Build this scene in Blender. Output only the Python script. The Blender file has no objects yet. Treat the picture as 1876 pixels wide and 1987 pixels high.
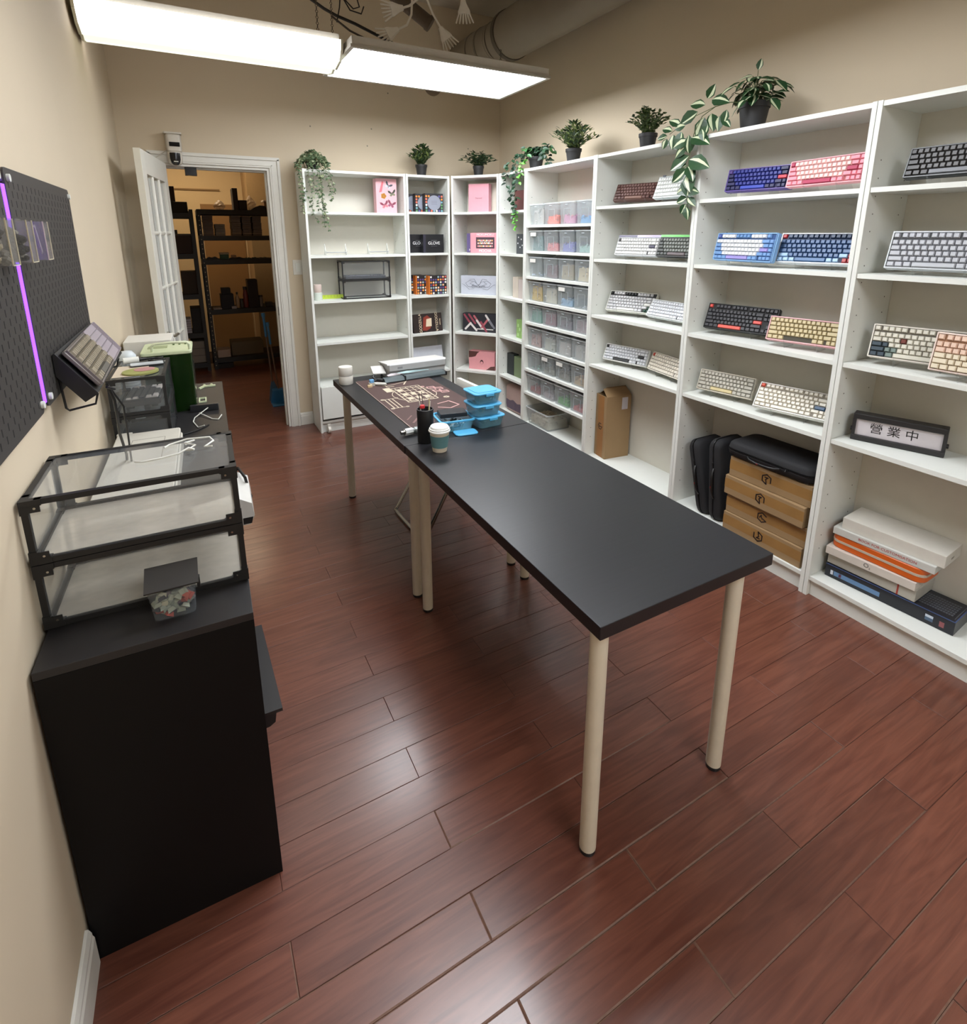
import bpy, bmesh, math, random
from mathutils import Vector, Matrix
random.seed(7)
SC = bpy.context.scene
COL = SC.collection
PI = math.pi

# ------------------------------------------------------------------ camera, world, exposure
cd = bpy.data.cameras.new('camera'); cam = bpy.data.objects.new('camera', cd); COL.objects.link(cam)
cd.sensor_fit = 'HORIZONTAL'; cd.sensor_width = 36.0; cd.lens = 1058.94 / 1876 * 36
cd.shift_x = 0.0; cd.shift_y = -(993.5 - 711.49) / 1876
cd.clip_start = 0.02; cd.clip_end = 60
yaw, pitch, roll = 0.4985, -0.2366, -0.0008
fw = Vector((math.sin(yaw) * math.cos(pitch), math.cos(yaw) * math.cos(pitch), math.sin(pitch)))
rt = Vector((math.cos(yaw), -math.sin(yaw), 0)); up = rt.cross(fw)
r2 = rt * math.cos(roll) + up * math.sin(roll); u2 = -rt * math.sin(roll) + up * math.cos(roll)
cam.matrix_world = Matrix(((r2.x, u2.x, -fw.x, 0), (r2.y, u2.y, -fw.y, 0), (r2.z, u2.z, -fw.z, 1.5522), (0, 0, 0, 1)))
SC.camera = cam
w = bpy.data.worlds.new('world'); SC.world = w; w.use_nodes = True
w.node_tree.nodes['Background'].inputs[0].default_value = (1, .95, .88, 1)
w.node_tree.nodes['Background'].inputs[1].default_value = 0.3
SC.view_settings.view_transform = 'Standard'; SC.view_settings.look = 'None'
SC.view_settings.gamma = 1.0; SC.view_settings.use_curve_mapping = False
SC.view_settings.exposure = 0.5
SC.cycles.transparent_max_bounces = 40
PANEL_E, WRAP_E, PANEL2_E, FILL_PANEL_E, STORE_E = 15.0, 1.5, 12.0, 1.2, 22.0

# ------------------------------------------------------------------ materials
def lin(c):
    c = c / 255.0
    return c / 12.92 if c <= .04045 else ((c + .055) / 1.055) ** 2.4
def rgb(c): return (lin(c[0]), lin(c[1]), lin(c[2]), 1)
MATS = {}
def mat(name, c, rough=.5, metal=0, var=.06, scale=30, bump=0, alpha=1, emit=0, coat=0, stretch=None, c2=None, spec=.5):
    if name in MATS: return MATS[name]
    m = bpy.data.materials.new(name); m.use_nodes = True; MATS[name] = m
    nt = m.node_tree; b = nt.nodes['Principled BSDF']
    b.inputs['Roughness'].default_value = rough; b.inputs['Metallic'].default_value = metal
    b.inputs['Alpha'].default_value = alpha
    b.inputs['Specular IOR Level'].default_value = spec
    if coat: b.inputs['Coat Weight'].default_value = coat; b.inputs['Coat Roughness'].default_value = .25
    if emit:
        b.inputs['Emission Color'].default_value = rgb(c); b.inputs['Emission Strength'].default_value = emit
    L = nt.links
    tc = nt.nodes.new('ShaderNodeTexCoord'); no = nt.nodes.new('ShaderNodeTexNoise')
    no.inputs['Scale'].default_value = scale; no.inputs['Detail'].default_value = 3
    src = tc.outputs['Object']
    if stretch:
        mp = nt.nodes.new('ShaderNodeMapping'); mp.inputs['Scale'].default_value = stretch
        L.new(src, mp.inputs[0]); src = mp.outputs[0]
    L.new(src, no.inputs['Vector'])
    mx = nt.nodes.new('ShaderNodeMix'); mx.data_type = 'RGBA'
    a = rgb(c); d = rgb(c2) if c2 else tuple(x * (1 - var * 2) for x in a[:3]) + (1,)
    mx.inputs[6].default_value = a; mx.inputs[7].default_value = d
    L.new(no.outputs['Fac'], mx.inputs[0]); L.new(mx.outputs[2], b.inputs['Base Color'])
    if bump:
        bp = nt.nodes.new('ShaderNodeBump'); bp.inputs['Strength'].default_value = bump; bp.inputs['Distance'].default_value = .002
        L.new(no.outputs['Fac'], bp.inputs['Height']); L.new(bp.outputs[0], b.inputs['Normal'])
    return m
def glass(name, c, alpha=.15, rough=.08):
    """clear plastic or glass sheet: mostly see-through with a real specular coat"""
    if name in MATS: return MATS[name]
    m = bpy.data.materials.new(name); m.use_nodes = True; MATS[name] = m
    nt = m.node_tree; nt.nodes.remove(nt.nodes['Principled BSDF']); o = nt.nodes['Material Output']
    t = nt.nodes.new('ShaderNodeBsdfTransparent'); t.inputs[0].default_value = tuple(.9 + .1 * x for x in rgb(c)[:3]) + (1,)
    p = nt.nodes.new('ShaderNodeBsdfDiffuse'); p.inputs[0].default_value = rgb(c)
    g = nt.nodes.new('ShaderNodeBsdfGlossy'); g.inputs[0].default_value = (1, 1, 1, 1); g.inputs[1].default_value = rough
    no = nt.nodes.new('ShaderNodeTexNoise'); no.inputs['Scale'].default_value = 12
    mr = nt.nodes.new('ShaderNodeMapRange'); mr.inputs[3].default_value = alpha * .85; mr.inputs[4].default_value = alpha * 1.15
    fr = nt.nodes.new('ShaderNodeFresnel'); fr.inputs[0].default_value = 1.3
    ge = nt.nodes.new('ShaderNodeNewGeometry'); sb = nt.nodes.new('ShaderNodeMath'); sb.operation = 'SUBTRACT'; sb.inputs[0].default_value = 1; mu = nt.nodes.new('ShaderNodeMath'); mu.operation = 'MULTIPLY'
    m1 = nt.nodes.new('ShaderNodeMixShader'); m2 = nt.nodes.new('ShaderNodeMixShader'); L = nt.links
    L.new(no.outputs['Fac'], mr.inputs[0]); L.new(mr.outputs[0], m1.inputs[0]); L.new(t.outputs[0], m1.inputs[1]); L.new(p.outputs[0], m1.inputs[2])
    L.new(ge.outputs['Backfacing'], sb.inputs[1]); L.new(sb.outputs[0], mu.inputs[0]); L.new(fr.outputs[0], mu.inputs[1])
    L.new(mu.outputs[0], m2.inputs[0]); L.new(m1.outputs[0], m2.inputs[1]); L.new(g.outputs[0], m2.inputs[2]); L.new(m2.outputs[0], o.inputs[0])
    return m
def wood_floor():
    m = bpy.data.materials.new('laminate'); m.use_nodes = True; nt = m.node_tree; L = nt.links; b = nt.nodes['Principled BSDF']
    g = nt.nodes.new('ShaderNodeNewGeometry'); oi = nt.nodes.new('ShaderNodeObjectInfo')
    mp = nt.nodes.new('ShaderNodeMapping'); mp.inputs['Scale'].default_value = (1.6, 20, 20)
    off = nt.nodes.new('ShaderNodeVectorMath'); off.operation = 'SCALE'; off.inputs['Scale'].default_value = 13
    cb = nt.nodes.new('ShaderNodeCombineXYZ'); L.new(oi.outputs['Random'], cb.inputs[0]); L.new(oi.outputs['Random'], cb.inputs[2])
    L.new(cb.outputs[0], off.inputs[0]); L.new(g.outputs['Position'], mp.inputs[0])
    ad = nt.nodes.new('ShaderNodeVectorMath'); ad.operation = 'ADD'; L.new(mp.outputs[0], ad.inputs[0]); L.new(off.outputs[0], ad.inputs[1])
    n1 = nt.nodes.new('ShaderNodeTexNoise'); n1.inputs['Scale'].default_value = 2.2; n1.inputs['Detail'].default_value = 6
    n1.inputs['Distortion'].default_value = 1.4; L.new(ad.outputs[0], n1.inputs['Vector'])
    cr = nt.nodes.new('ShaderNodeValToRGB'); e = cr.color_ramp.elements
    e[0].position = .3; e[0].color = rgb((86, 46, 35)); e[1].position = .75; e[1].color = rgb((116, 70, 54))
    L.new(n1.outputs['Fac'], cr.inputs[0])
    hs = nt.nodes.new('ShaderNodeHueSaturation'); mr = nt.nodes.new('ShaderNodeMapRange')
    mr.inputs[3].default_value = .9; mr.inputs[4].default_value = 1.08
    L.new(oi.outputs['Random'], mr.inputs[0]); L.new(mr.outputs[0], hs.inputs['Value']); L.new(cr.outputs[0], hs.inputs['Color'])
    L.new(hs.outputs[0], b.inputs['Base Color']); b.inputs['Coat Weight'].default_value = .45; b.inputs['Coat Roughness'].default_value = .2
    n2 = nt.nodes.new('ShaderNodeTexNoise'); n2.inputs['Scale'].default_value = 3
    m2 = nt.nodes.new('ShaderNodeMapRange'); m2.inputs[3].default_value = .26; m2.inputs[4].default_value = .4
    L.new(g.outputs['Position'], n2.inputs['Vector']); L.new(n2.outputs['Fac'], m2.inputs[0]); L.new(m2.outputs[0], b.inputs['Roughness'])
    bp = nt.nodes.new('ShaderNodeBump'); bp.inputs['Strength'].default_value = .12; bp.inputs['Distance'].default_value = .001
    L.new(n1.outputs['Fac'], bp.inputs['Height']); L.new(bp.outputs[0], b.inputs['Normal'])
    return m
M_FLOOR = wood_floor()
M_WEAR = mat('worn_edge', (128, 94, 78), .6, var=.3, scale=60)
M_WALL = mat('wall_paint', (212, 197, 172), .75, var=.03, scale=3, bump=.05)
M_CEIL = mat('ceiling_paint', (196, 186, 170), .9, var=.05)
M_TRIM = mat('trim_white', (222, 220, 212), .45, var=.03)
M_WHITE = mat('shelf_white', (226, 228, 222), .45, var=.02)
M_BACK = mat('shelf_back', (214, 210, 198), .6, var=.02)
M_BLACKW = mat('black_brown_wood', (34, 34, 37), .34, var=.15, scale=8, stretch=(1, 14, 1), bump=.05)
M_BLACK = mat('black_plastic', (24, 24, 25), .45)
M_MBLACK = mat('black_metal', (20, 20, 21), .5)
M_LEG = mat('leg_white', (214, 204, 184), .4)
M_CHROME = mat('chrome', (170, 165, 158), .25, 1)
M_CLEAR = glass('clear_acrylic', (215, 220, 222), .05)
M_CLEARD = glass('smoky_acrylic', (150, 155, 158), .3)
M_TUB = glass('tub_plastic', (205, 212, 214), .17, .2)
M_PANE = glass('window_glass', (190, 196, 196), .35, .1)

# ------------------------------------------------------------------ mesh builder
def T(x=0, y=0, z=0, rx=0, ry=0, rz=0):
    return Matrix.Translation((x, y, z)) @ Matrix.Rotation(rz, 4, 'Z') @ Matrix.Rotation(ry, 4, 'Y') @ Matrix.Rotation(rx, 4, 'X')
class MB:
    def __init__(s): s.v = []; s.f = []; s.mi = []; s.m = 0; s.M = Matrix()
    def add(s, vs, fs):
        o = len(s.v); s.v += [s.M @ Vector(p) for p in vs]
        for f in fs: s.f.append([o + i for i in f]); s.mi.append(s.m)
        return s
    def box(s, x0, x1, y0, y1, z0, z1):
        return s.add([(x0, y0, z0), (x1, y0, z0), (x1, y1, z0), (x0, y1, z0), (x0, y0, z1), (x1, y0, z1), (x1, y1, z1), (x0, y1, z1)],
                     [(0, 3, 2, 1), (4, 5, 6, 7), (0, 1, 5, 4), (1, 2, 6, 5), (2, 3, 7, 6), (3, 0, 4, 7)])
    def frustum(s, x0, x1, y0, y1, z0, z1, t):
        return s.add([(x0, y0, z0), (x1, y0, z0), (x1, y1, z0), (x0, y1, z0), (x0 + t, y0 + t, z1), (x1 - t, y0 + t, z1), (x1 - t, y1 - t, z1), (x0 + t, y1 - t, z1)],
                     [(0, 3, 2, 1), (4, 5, 6, 7), (0, 1, 5, 4), (1, 2, 6, 5), (2, 3, 7, 6), (3, 0, 4, 7)])
    def rings(s, R, close=True, cap=True):
        n = len(R[0]); vs = [p for r in R for p in r]; fs = []
        for i in range(len(R) - 1):
            for j in range(n if close else n - 1):
                k = (j + 1) % n; fs.append((i * n + j, i * n + k, (i + 1) * n + k, (i + 1) * n + j))
        if cap: fs.append(tuple(range(n))[::-1]); fs.append(tuple((len(R) - 1) * n + j for j in range(n)))
        return s.add(vs, fs)
    def rr(s, x0, x1, y0, y1, r, n=3):
        P = []
        for cx, cy, a0 in ((x1 - r, y1 - r, 0), (x0 + r, y1 - r, PI / 2), (x0 + r, y0 + r, PI), (x1 - r, y0 + r, 1.5 * PI)):
            for i in range(n + 1): a = a0 + PI / 2 * i / n; P.append((cx + r * math.cos(a), cy + r * math.sin(a)))
        return P
    def rbox(s, x0, x1, y0, y1, z0, z1, r, c=0, n=3):
        """box with rounded vertical corners and softened top and bottom rim"""
        L = []
        if c:
            Z = [(z0, c), (z0 + c, 0), (z1 - c, 0), (z1, c)]
        else: Z = [(z0, 0), (z1, 0)]
        for z, t in Z: L.append([(x, y, z) for x, y in s.rr(x0 + t, x1 - t, y0 + t, y1 - t, max(r - t, .0005), n)])
        return s.rings(L)
    def tray(s, x0, x1, y0, y1, z0, z1, r, th, taper=0, n=3):
        """open box with walls and bottom"""
        a = taper
        L = [[(x, y, z0) for x, y in s.rr(x0 + a, x1 - a, y0 + a, y1 - a, r, n)], [(x, y, z1) for x, y in s.rr(x0, x1, y0, y1, r, n)],
             [(x, y, z1) for x, y in s.rr(x0 + th, x1 - th, y0 + th, y1 - th, r, n)], [(x, y, z0 + th) for x, y in s.rr(x0 + a + th, x1 - a - th, y0 + a + th, y1 - a - th, r, n)]]
        return s.rings(L)
    def cyl(s, p0, p1, r0, r1=None, n=16, cap=True):
        r1 = r0 if r1 is None else r1; p0 = Vector(p0); p1 = Vector(p1); d = (p1 - p0).normalized()
        a = d.orthogonal().normalized(); b = d.cross(a)
        R = [[p + (a * math.cos(2 * PI * i / n) + b * math.sin(2 * PI * i / n)) * r for i in range(n)] for p, r in ((p0, r0), (p1, r1))]
        return s.rings(R, cap=cap)
    def tube(s, pts, r, n=8):
        pts = [Vector(p) for p in pts]; R = []; a = None
        for i, p in enumerate(pts):
            d = (pts[min(i + 1, len(pts) - 1)] - pts[max(i - 1, 0)]).normalized()
            a = d.orthogonal().normalized() if a is None else (a - d * a.dot(d)).normalized()
            b = d.cross(a); rr = r[i] if isinstance(r, (list, tuple)) else r
            R.append([p + (a * math.cos(2 * PI * k / n) + b * math.sin(2 * PI * k / n)) * rr for k in range(n)])
        return s.rings(R)
    def lathe(s, prof, n=20, c=(0, 0, 0)):
        R = [[(c[0] + r * math.cos(2 * PI * k / n), c[1] + r * math.sin(2 * PI * k / n), c[2] + z) for k in range(n)] for r, z in prof]
        return s.rings(R)
    def torus(s, c, R0, r, ax='z', n=10, k=5):
        R = []
        for i in range(n + 1):
            a = 2 * PI * i / n; ring = []
            for j in range(k):
                b = 2 * PI * j / k; x = (R0 + r * math.cos(b)) * math.cos(a); y = (R0 + r * math.cos(b)) * math.sin(a); z = r * math.sin(b)
                p = {'z': (x, y, z), 'x': (z, x, y), 'y': (x, z, y)}[ax]; ring.append((c[0] + p[0], c[1] + p[1], c[2] + p[2]))
            R.append(ring)
        return s.rings(R, cap=False)
    def prism(s, pts, z0, z1):
        return s.rings([[(x, y, z0) for x, y in pts], [(x, y, z1) for x, y in pts]])
    def mesh(s, name, mats, smooth=None):
        me = bpy.data.meshes.new(name); me.from_pydata([tuple(v) for v in s.v], [], s.f)
        for m in (mats if isinstance(mats, (list, tuple)) else [mats]): me.materials.append(m)
        for p, i in zip(me.polygons, s.mi): p.material_index = i
        bm = bmesh.new(); bm.from_mesh(me); bmesh.ops.recalc_face_normals(bm, faces=bm.faces); bm.to_mesh(me); bm.free()
        if smooth is not None:
            for p in me.polygons: p.use_smooth = True
            me.set_sharp_from_angle(angle=math.radians(smooth))
        return me
    def build(s, name, mats, parent=None, smooth=None, loc=None, rz=0, bevel=0):
        o = bpy.data.objects.new(name, s.mesh(name, mats, smooth)); COL.objects.link(o)
        if parent: o.parent = parent
        if loc: o.location = loc
        if rz: o.rotation_euler[2] = rz
        if bevel:
            b = o.modifiers.new('bevel', 'BEVEL'); b.width = bevel; b.segments = 2; b.limit_method = 'ANGLE'
        return o
def B(*a): return MB().box(*a)
def tag(o, label=None, cat=None, group=None, kind=None):
    if label: o['label'] = label
    if cat: o['category'] = cat
    if group: o['group'] = group
    if kind: o['kind'] = kind
    return o
def thing(name, label, cat, loc=(0, 0, 0), rz=0, group=None):
    o = bpy.data.objects.new(name, None); COL.objects.link(o); o.empty_display_size = .05
    o.location = loc; o.rotation_euler = (0, 0, rz); return tag(o, label, cat, group)
def struct(mb, name, m, **k): return tag(mb.build(name, m, **k), kind='structure')
def inst(me, name, parent=None, M=None, m=None):
    o = bpy.data.objects.new(name, me); COL.objects.link(o)
    if parent: o.parent = parent
    if M is not None: o.matrix_local = M
    if m is not None:
        o.material_slots[0].link = 'OBJECT'; o.material_slots[0].material = m
    return o
def text(body, parent, M, size, m, name='lettering', th=.0004, align='CENTER'):
    cu = bpy.data.curves.new(name, 'FONT'); cu.body = body; cu.size = size; cu.extrude = th; cu.align_x = align; cu.align_y = 'CENTER'
    cu.materials.append(m); tmp = bpy.data.objects.new(name, cu); me = bpy.data.meshes.new_from_object(tmp)
    bpy.data.objects.remove(tmp); bpy.data.curves.remove(cu); me.name = name
    if not me.materials: me.materials.append(m)
    o = bpy.data.objects.new(name, me); COL.objects.link(o)
    if parent: o.parent = parent
    o.matrix_local = M; return o

# ------------------------------------------------------------------ room shell
XR, YB, ZC = 2.65, 4.56, 3.36
fl = struct(B(-.6, 2.75, -1.7, 8.4, -.05, -.013), 'floor', mat('floor_base', (45, 26, 20), .8))
PW, PL = .109, .8
y0s = .8873 - 12 * PW
def plank_mesh(L, wear):
    b = MB(); c = .0011 if not wear else .003; g = .0003
    x0, x1, a0, a1 = g, L - g, g, PW - g
    b.add([(x0, a0, -.012), (x1, a0, -.012), (x1, a1, -.012), (x0, a1, -.012), (x0, a0, -c * .7), (x1, a0, -c * .7), (x1, a1, -c * .7), (x0, a1, -c * .7),
           (x0 + c, a0 + c, 0), (x1 - c, a0 + c, 0), (x1 - c, a1 - c, 0), (x0 + c, a1 - c, 0)],
          [(0, 3, 2, 1), (0, 1, 5, 4), (1, 2, 6, 5), (2, 3, 7, 6), (3, 0, 4, 7), (8, 9, 10, 11)])
    b.m = 1; b.add([(x0, a0, -c * .7), (x1, a0, -c * .7), (x1, a1, -c * .7), (x0, a1, -c * .7), (x0 + c, a0 + c, 0), (x1 - c, a0 + c, 0), (x1 - c, a1 - c, 0), (x0 + c, a1 - c, 0)],
                   [(0, 1, 5, 4), (1, 2, 6, 5), (2, 3, 7, 6), (3, 0, 4, 7)])
    return b.mesh('plank', [M_FLOOR, M_WEAR if wear else mat('plank_joint', (92, 52, 40), .5)])
PM = {}
nrow = 0; npl = 0
for r in range(72):
    y = y0s + r * PW
    if y > 7.9: break
    x = .044 - .8 * 2 + (0 if r % 2 == 0 else .4)
    xa, xb = (-.42, 2.67) if y < 4.6 else (-.4, .95)
    while x < xb:
        s0, s1 = max(x, xa), min(x + PL, xb)
        if s1 - s0 > .03:
            wear = y < 1.05 and s0 < 1.0 and random.random() < .75
            k = (round(s1 - s0, 3), wear)
            if k not in PM: PM[k] = plank_mesh(*k)
            inst(PM[k], 'plank', fl, Matrix.Translation((s0, y, random.choice((0, 0, .0004, -.0004))))); npl += 1
        x += PL
rest = B(-.42, 2.67, -1.7, y0s, -.012, 0).build('plank_field', M_FLOOR, fl)
rest['kind'] = 'stuff'
def wl(y): return -.365 + .0185 * y
def wallq(b, pts, th): pass
b = MB(); b.prism([(wl(-1.7), -1.7), (wl(YB), YB), (-.8, YB), (-.8, -1.7)], -.04, ZC)
struct(b, 'wall_left', M_WALL)
struct(B(XR, XR + .1, -1.7, YB + .12, -.04, ZC), 'wall_right', M_WALL)
struct(B(-.8, XR + .1, -1.8, -1.7, -.04, ZC), 'wall_front', M_WALL)
DX0, DX1, DZ = -.05, .657, 2.04
b = MB(); b.box(-.8, DX0, YB, YB + .12, -.04, ZC); b.box(DX1, XR + .1, YB, YB + .12, -.04, ZC); b.box(DX0, DX1, YB, YB + .12, DZ, ZC)
struct(b, 'wall_back', M_WALL)
struct(B(-.8, XR + .1, -1.8, YB + .12, ZC, ZC + .05), 'ceiling', M_CEIL)
# door casing: stepped profile, jambs lined
b = MB()
for x0, x1 in ((DX1, DX1 + .075), (DX0 - .075, DX0)):
    b.box(x0, x1, YB - .014, YB - .0005, 0, DZ + .075)
    xo = (x1 - .02, x1 - .004) if x0 > 0 else (x0 + .004, x0 + .02); b.box(xo[0], xo[1], YB - .024, YB - .014, 0, DZ + .06)
    xo = (x0 + .012, x0 + .03) if x0 > 0 else (x1 - .03, x1 - .012); b.box(xo[0], xo[1], YB - .019, YB - .014, 0, DZ + .02)
b.box(DX0, DX1, YB - .014, YB - .0005, DZ, DZ + .075); b.box(DX0 - .07, DX1 + .07, YB - .024, YB - .014, DZ + .052, DZ + .07); b.box(DX0 - .02, DX1 + .02, YB - .019, YB - .014, DZ + .012, DZ + .03)
struct(b, 'trim_1', M_TRIM)
b = MB(); b.box(DX0, DX0 + .018, YB, YB + .12, 0, DZ); b.box(DX1 - .018, DX1, YB, YB + .12, 0, DZ); b.box(DX0 + .018, DX1 - .018, YB, YB + .12, DZ - .018, DZ)
b.box(DX1 - .03, DX1 - .018, YB + .05, YB + .09, 0, DZ - .018); b.box(DX0 + .018, DX1 - .03, YB + .05, YB + .09, DZ - .03, DZ - .018)
tr = struct(b, 'trim_2', M_TRIM)
B(DX1 - .0195, DX1 - .018, YB + .015, YB + .04, .93, 1.0).build('strike_plate', M_MBLACK, tr)
def baseb(name, p0, p1, nx, ny):
    p0 = Vector((*p0, 0)); p1 = Vector((*p1, 0)); n = Vector((nx, ny, 0)).normalized(); b = MB()
    pr = [(0, .0), (.014, .0), (.014, .075), (.011, .083), (.011, .09), (.006, .103), (0, .105)]
    b.rings([[p + n * d + Vector((0, 0, z)) for d, z in pr] for p in (p0, p1)]); struct(b, name, M_TRIM)
baseb('baseboard_left', (wl(-1.7) + .0005, -1.7), (wl(1.16) + .0005, 1.158), 1, -.02)
baseb('baseboard_back', (DX1 + .077, YB - .0005), (.835, YB - .0005), 0, -1)
baseb('baseboard_right', (XR - .0005, -1.7), (XR - .0005, 3.9), -1, 0)
# storage room behind
M_SW = mat('storage_wall', (210, 184, 142), .8, var=.03, scale=4)
struct(B(-1.2, 1.6, 8.3, 8.4, -.04, 2.75), 'wall_storage_back', M_SW)
struct(B(-1.3, -1.2, YB + .12, 8.4, -.04, 2.75), 'wall_storage_left', M_SW)
struct(B(1.6, 1.7, YB + .12, 8.4, -.04, 2.75), 'wall_storage_right', M_SW)
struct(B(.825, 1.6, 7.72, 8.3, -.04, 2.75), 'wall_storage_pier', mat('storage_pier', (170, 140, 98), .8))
struct(B(-1.2, 1.6, YB + .12, 8.4, 2.75, 2.8), 'ceiling_storage', M_SW)
struct(B(-1.2, -.6, YB + .12, 8.3, -.05, -.001), 'floor_storage_left', M_FLOOR)
struct(B(.95, 1.6, YB + .12, 8.3, -.05, -.001), 'floor_storage_right', M_FLOOR)

# ------------------------------------------------------------------ ceiling lights
M_HOUS = mat('fixture_white', (205, 202, 194), .5)
def chain(parent, p, h, link=.018, name='chain'):
    b = MB(); n = int(h / (link * .8))
    for i in range(n): b.torus((p[0], p[1], p[2] + i * link * .8), link * .36, .0016, 'x' if i % 2 else 'y', 8, 4)
    return b.build(name, mat('chain_steel', (96, 84, 72), .5, .6), parent)
def panel(loc, label, E):
    t = thing('panel_light', label, 'light', loc)
    B(-.61, .61, -.3, .3, .004, .05).build('housing', M_HOUS, t)
    b = MB(); b.box(-.62, .62, -.31, -.288, -.006, .008); b.box(-.62, .62, .288, .31, -.006, .008); b.box(-.62, -.598, -.288, .288, -.006, .008); b.box(.598, .62, -.288, .288, -.006, .008)
    b.build('frame', mat('panel_frame', (176, 172, 160), .5), t)
    B(-.6, .6, -.29, .29, -.002, .003).build('diffuser', mat('panel_glow', (246, 250, 255), .5, emit=E), t)
    for x in (-.57, .57): chain(t, (x, .22, .05), .8 if x < 0 else .25)
    b = MB(); b.tube([(-.57, .22, .3), (-.5, .1, .2), (-.35, -.05, .09), (-.2, -.05, .055)], .006, 6); b.build('cord', mat('cord_dark', (70, 60, 52), .6), t)
    return t
panel((1.5, 3.335, 2.492), 'bright flat white light panel hung by chains in front of the grey duct', PANEL_E)
panel((1.1, 1.58, 2.492), 'second flat light panel hung above the near end of the long table', PANEL2_E)
panel((1.0, -.75, 2.492), 'unseen flat fill light panel added behind the camera', FILL_PANEL_E)  # unseen fill light, added to brighten the table legs and left wall
def wrap(loc, label, E):
    t = thing('wraparound_light', label, 'light', loc)
    b = MB(); L = .57
    pr = [(-.19, .045), (-.18, .0), (-.135, -.045), (-.04, -.062), (.0, -.05), (.04, -.062), (.135, -.045), (.18, .0), (.19, .045)]
    R = [[(x, y, z) for y, z in pr] for x in (-L, L)]
    o0 = len(b.f); b.rings(R, close=False, cap=False)
    for k in range(len(b.mi)): b.mi[k] = 1 if k in (0, 1, 6, 7) else (2 if k in (3, 4) else 0)
    b.build('diffuser', [mat('wrap_glow', (242, 244, 226), .4, emit=E * .62), mat('wrap_glow_side', (255, 252, 250), .4, emit=E * 1.7), mat('wrap_glow_mid', (236, 238, 220), .4, emit=E * .5)], t, smooth=35)
    b = MB(); b.box(-L, L, -.16, .16, .045, .08); b.build('housing', M_HOUS, t)
    for s in (-1, 1):
        b = MB(); q = [(y * 1.03, z * 1.05) for y, z in pr]
        b.rings([[(s * L, y, z) for y, z in q], [(s * (L + .012), y, z) for y, z in q]]); b.build('end_cap', mat('cap_white', (226, 226, 206), .4), t)
    for x in (-.5, .5): chain(t, (x, 0, .08), .8)
    return t
wrap((.292, 3.33, 2.5), 'long wraparound ceiling light fixture beside the left wall', WRAP_E)
b = MB(); b.cyl((-.16, 3.55, 2.6), (-.16, 3.55, 3.36), .008, n=8)
tag(b.build('hanging_rod', mat('rod', (92, 78, 66), .6)), 'thin dark rod hanging above the left end of the tube light', 'rod')

# duct
t = thing('air_duct', 'round beige sheet-metal air duct running under the ceiling', 'duct', (2.35, 0, 2.99))
M_DUCT = mat('duct_paint', (146, 136, 120), .6, var=.08, scale=5)
b = MB(); b.cyl((0, -1.65, .01), (0, 3.88, .01), .165, n=32); b.build('main_pipe', M_DUCT, t, smooth=40)
b = MB(); b.cyl((0, 3.86, .01), (0, 3.9, .01), .172, n=32); b.build('collar', mat('duct_dark', (92, 84, 72), .6), t, smooth=40)
b = MB()
P = [(0, 3.9, .01), (-.03, 4.02, .0), (-.05, 4.14, -.005), (-.06, 4.26, -.01), (-.06, 4.555, -.01)]
for i in range(4):
    b.cyl(P[i], P[i + 1], .14, n=28)
    b.cyl(Vector(P[i + 1]) - Vector((0, .004, 0)), Vector(P[i + 1]) + Vector((0, .0, 0)), .1435, n=28)
b.build('elbow', M_DUCT, t, smooth=40)
b = MB(); b.cyl((1.28, 3.9, 3.2), (1.62, 3.75, 2.93), .045, n=18); b.cyl((1.62, 3.75, 2.93), (1.64, 3.742, 2.915), .05, n=18)
tag(b.build('ceiling_pipe', mat('pipe_brown', (96, 82, 68), .7), smooth=40), 'short dark brown pipe stub hanging under the ceiling', 'pipe')
b = MB(); b.cyl((2.0, YB - .012, 2.755), (2.0, YB - .0005, 2.755), .075, n=24); b.cyl((2.0, YB - .018, 2.755), (2.0, YB - .012, 2.755), .055, n=24)
tag(b.build('round_plate', mat('cap_beige', (142, 126, 106), .7)), 'round beige cover plate on the back wall behind the light panel', 'wall plate')
# white splitter cords
M_CORD = mat('cord_white', (236, 232, 222), .5)
def splitter(p, d, label, path):
    t = thing('cable_splitter', label, 'cable', p); t.scale = (1.15,) * 3
    d = Vector(d).normalized(); s = d.cross(Vector((0.25, 1, .1))).normalized(); n = d.cross(s)
    b = MB(); R = []
    for k, wd, th in ((0, .011, .009), (.02, .016, .010), (.05, .03, .010), (.062, .031, .009)):
        c = d * k; R.append([c + s * x * wd + n * y * th for x, y in ((-1, -.6), (-.6, -1), (.6, -1), (1, -.6), (1, .6), (.6, 1), (-.6, 1), (-1, .6))])
    b.rings(R); b.build('body', M_CORD, t)
    for i in range(6):
        a = (i - 2.5) * .17; q = (d * math.cos(a) + s * math.sin(a)); c = d * .06 + s * (i - 2.5) * .0105
        b = MB(); b.cyl(c, c + q * .045, .0046, .004, 8); b.cyl(c + q * .045, c + q * .048, .0035, .0035, 6); b.build('connector', M_CORD, t)
    b = MB(); b.tube([Vector(x) - Vector(p) for x in path], .0055, 8); b.build('cord', M_CORD, t)
splitter((1.236, 3.2, 2.775), (-1, .1, -.25), 'white six-way cable splitter pointing left above the light gap', [(1.236, 3.2, 2.775), (1.27, 3.2, 2.79), (1.33, 3.2, 2.84), (1.36, 3.22, 2.92)])
splitter((1.2, 3.19, 2.66), (-.8, .1, -.45), 'white six-way cable splitter tangled with a black cord just over the panel light', [(1.2, 3.19, 2.66), (1.25, 3.2, 2.69), (1.275, 3.2, 2.74), (1.28, 3.2, 2.80), (1.275, 3.2, 2.9)])
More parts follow.
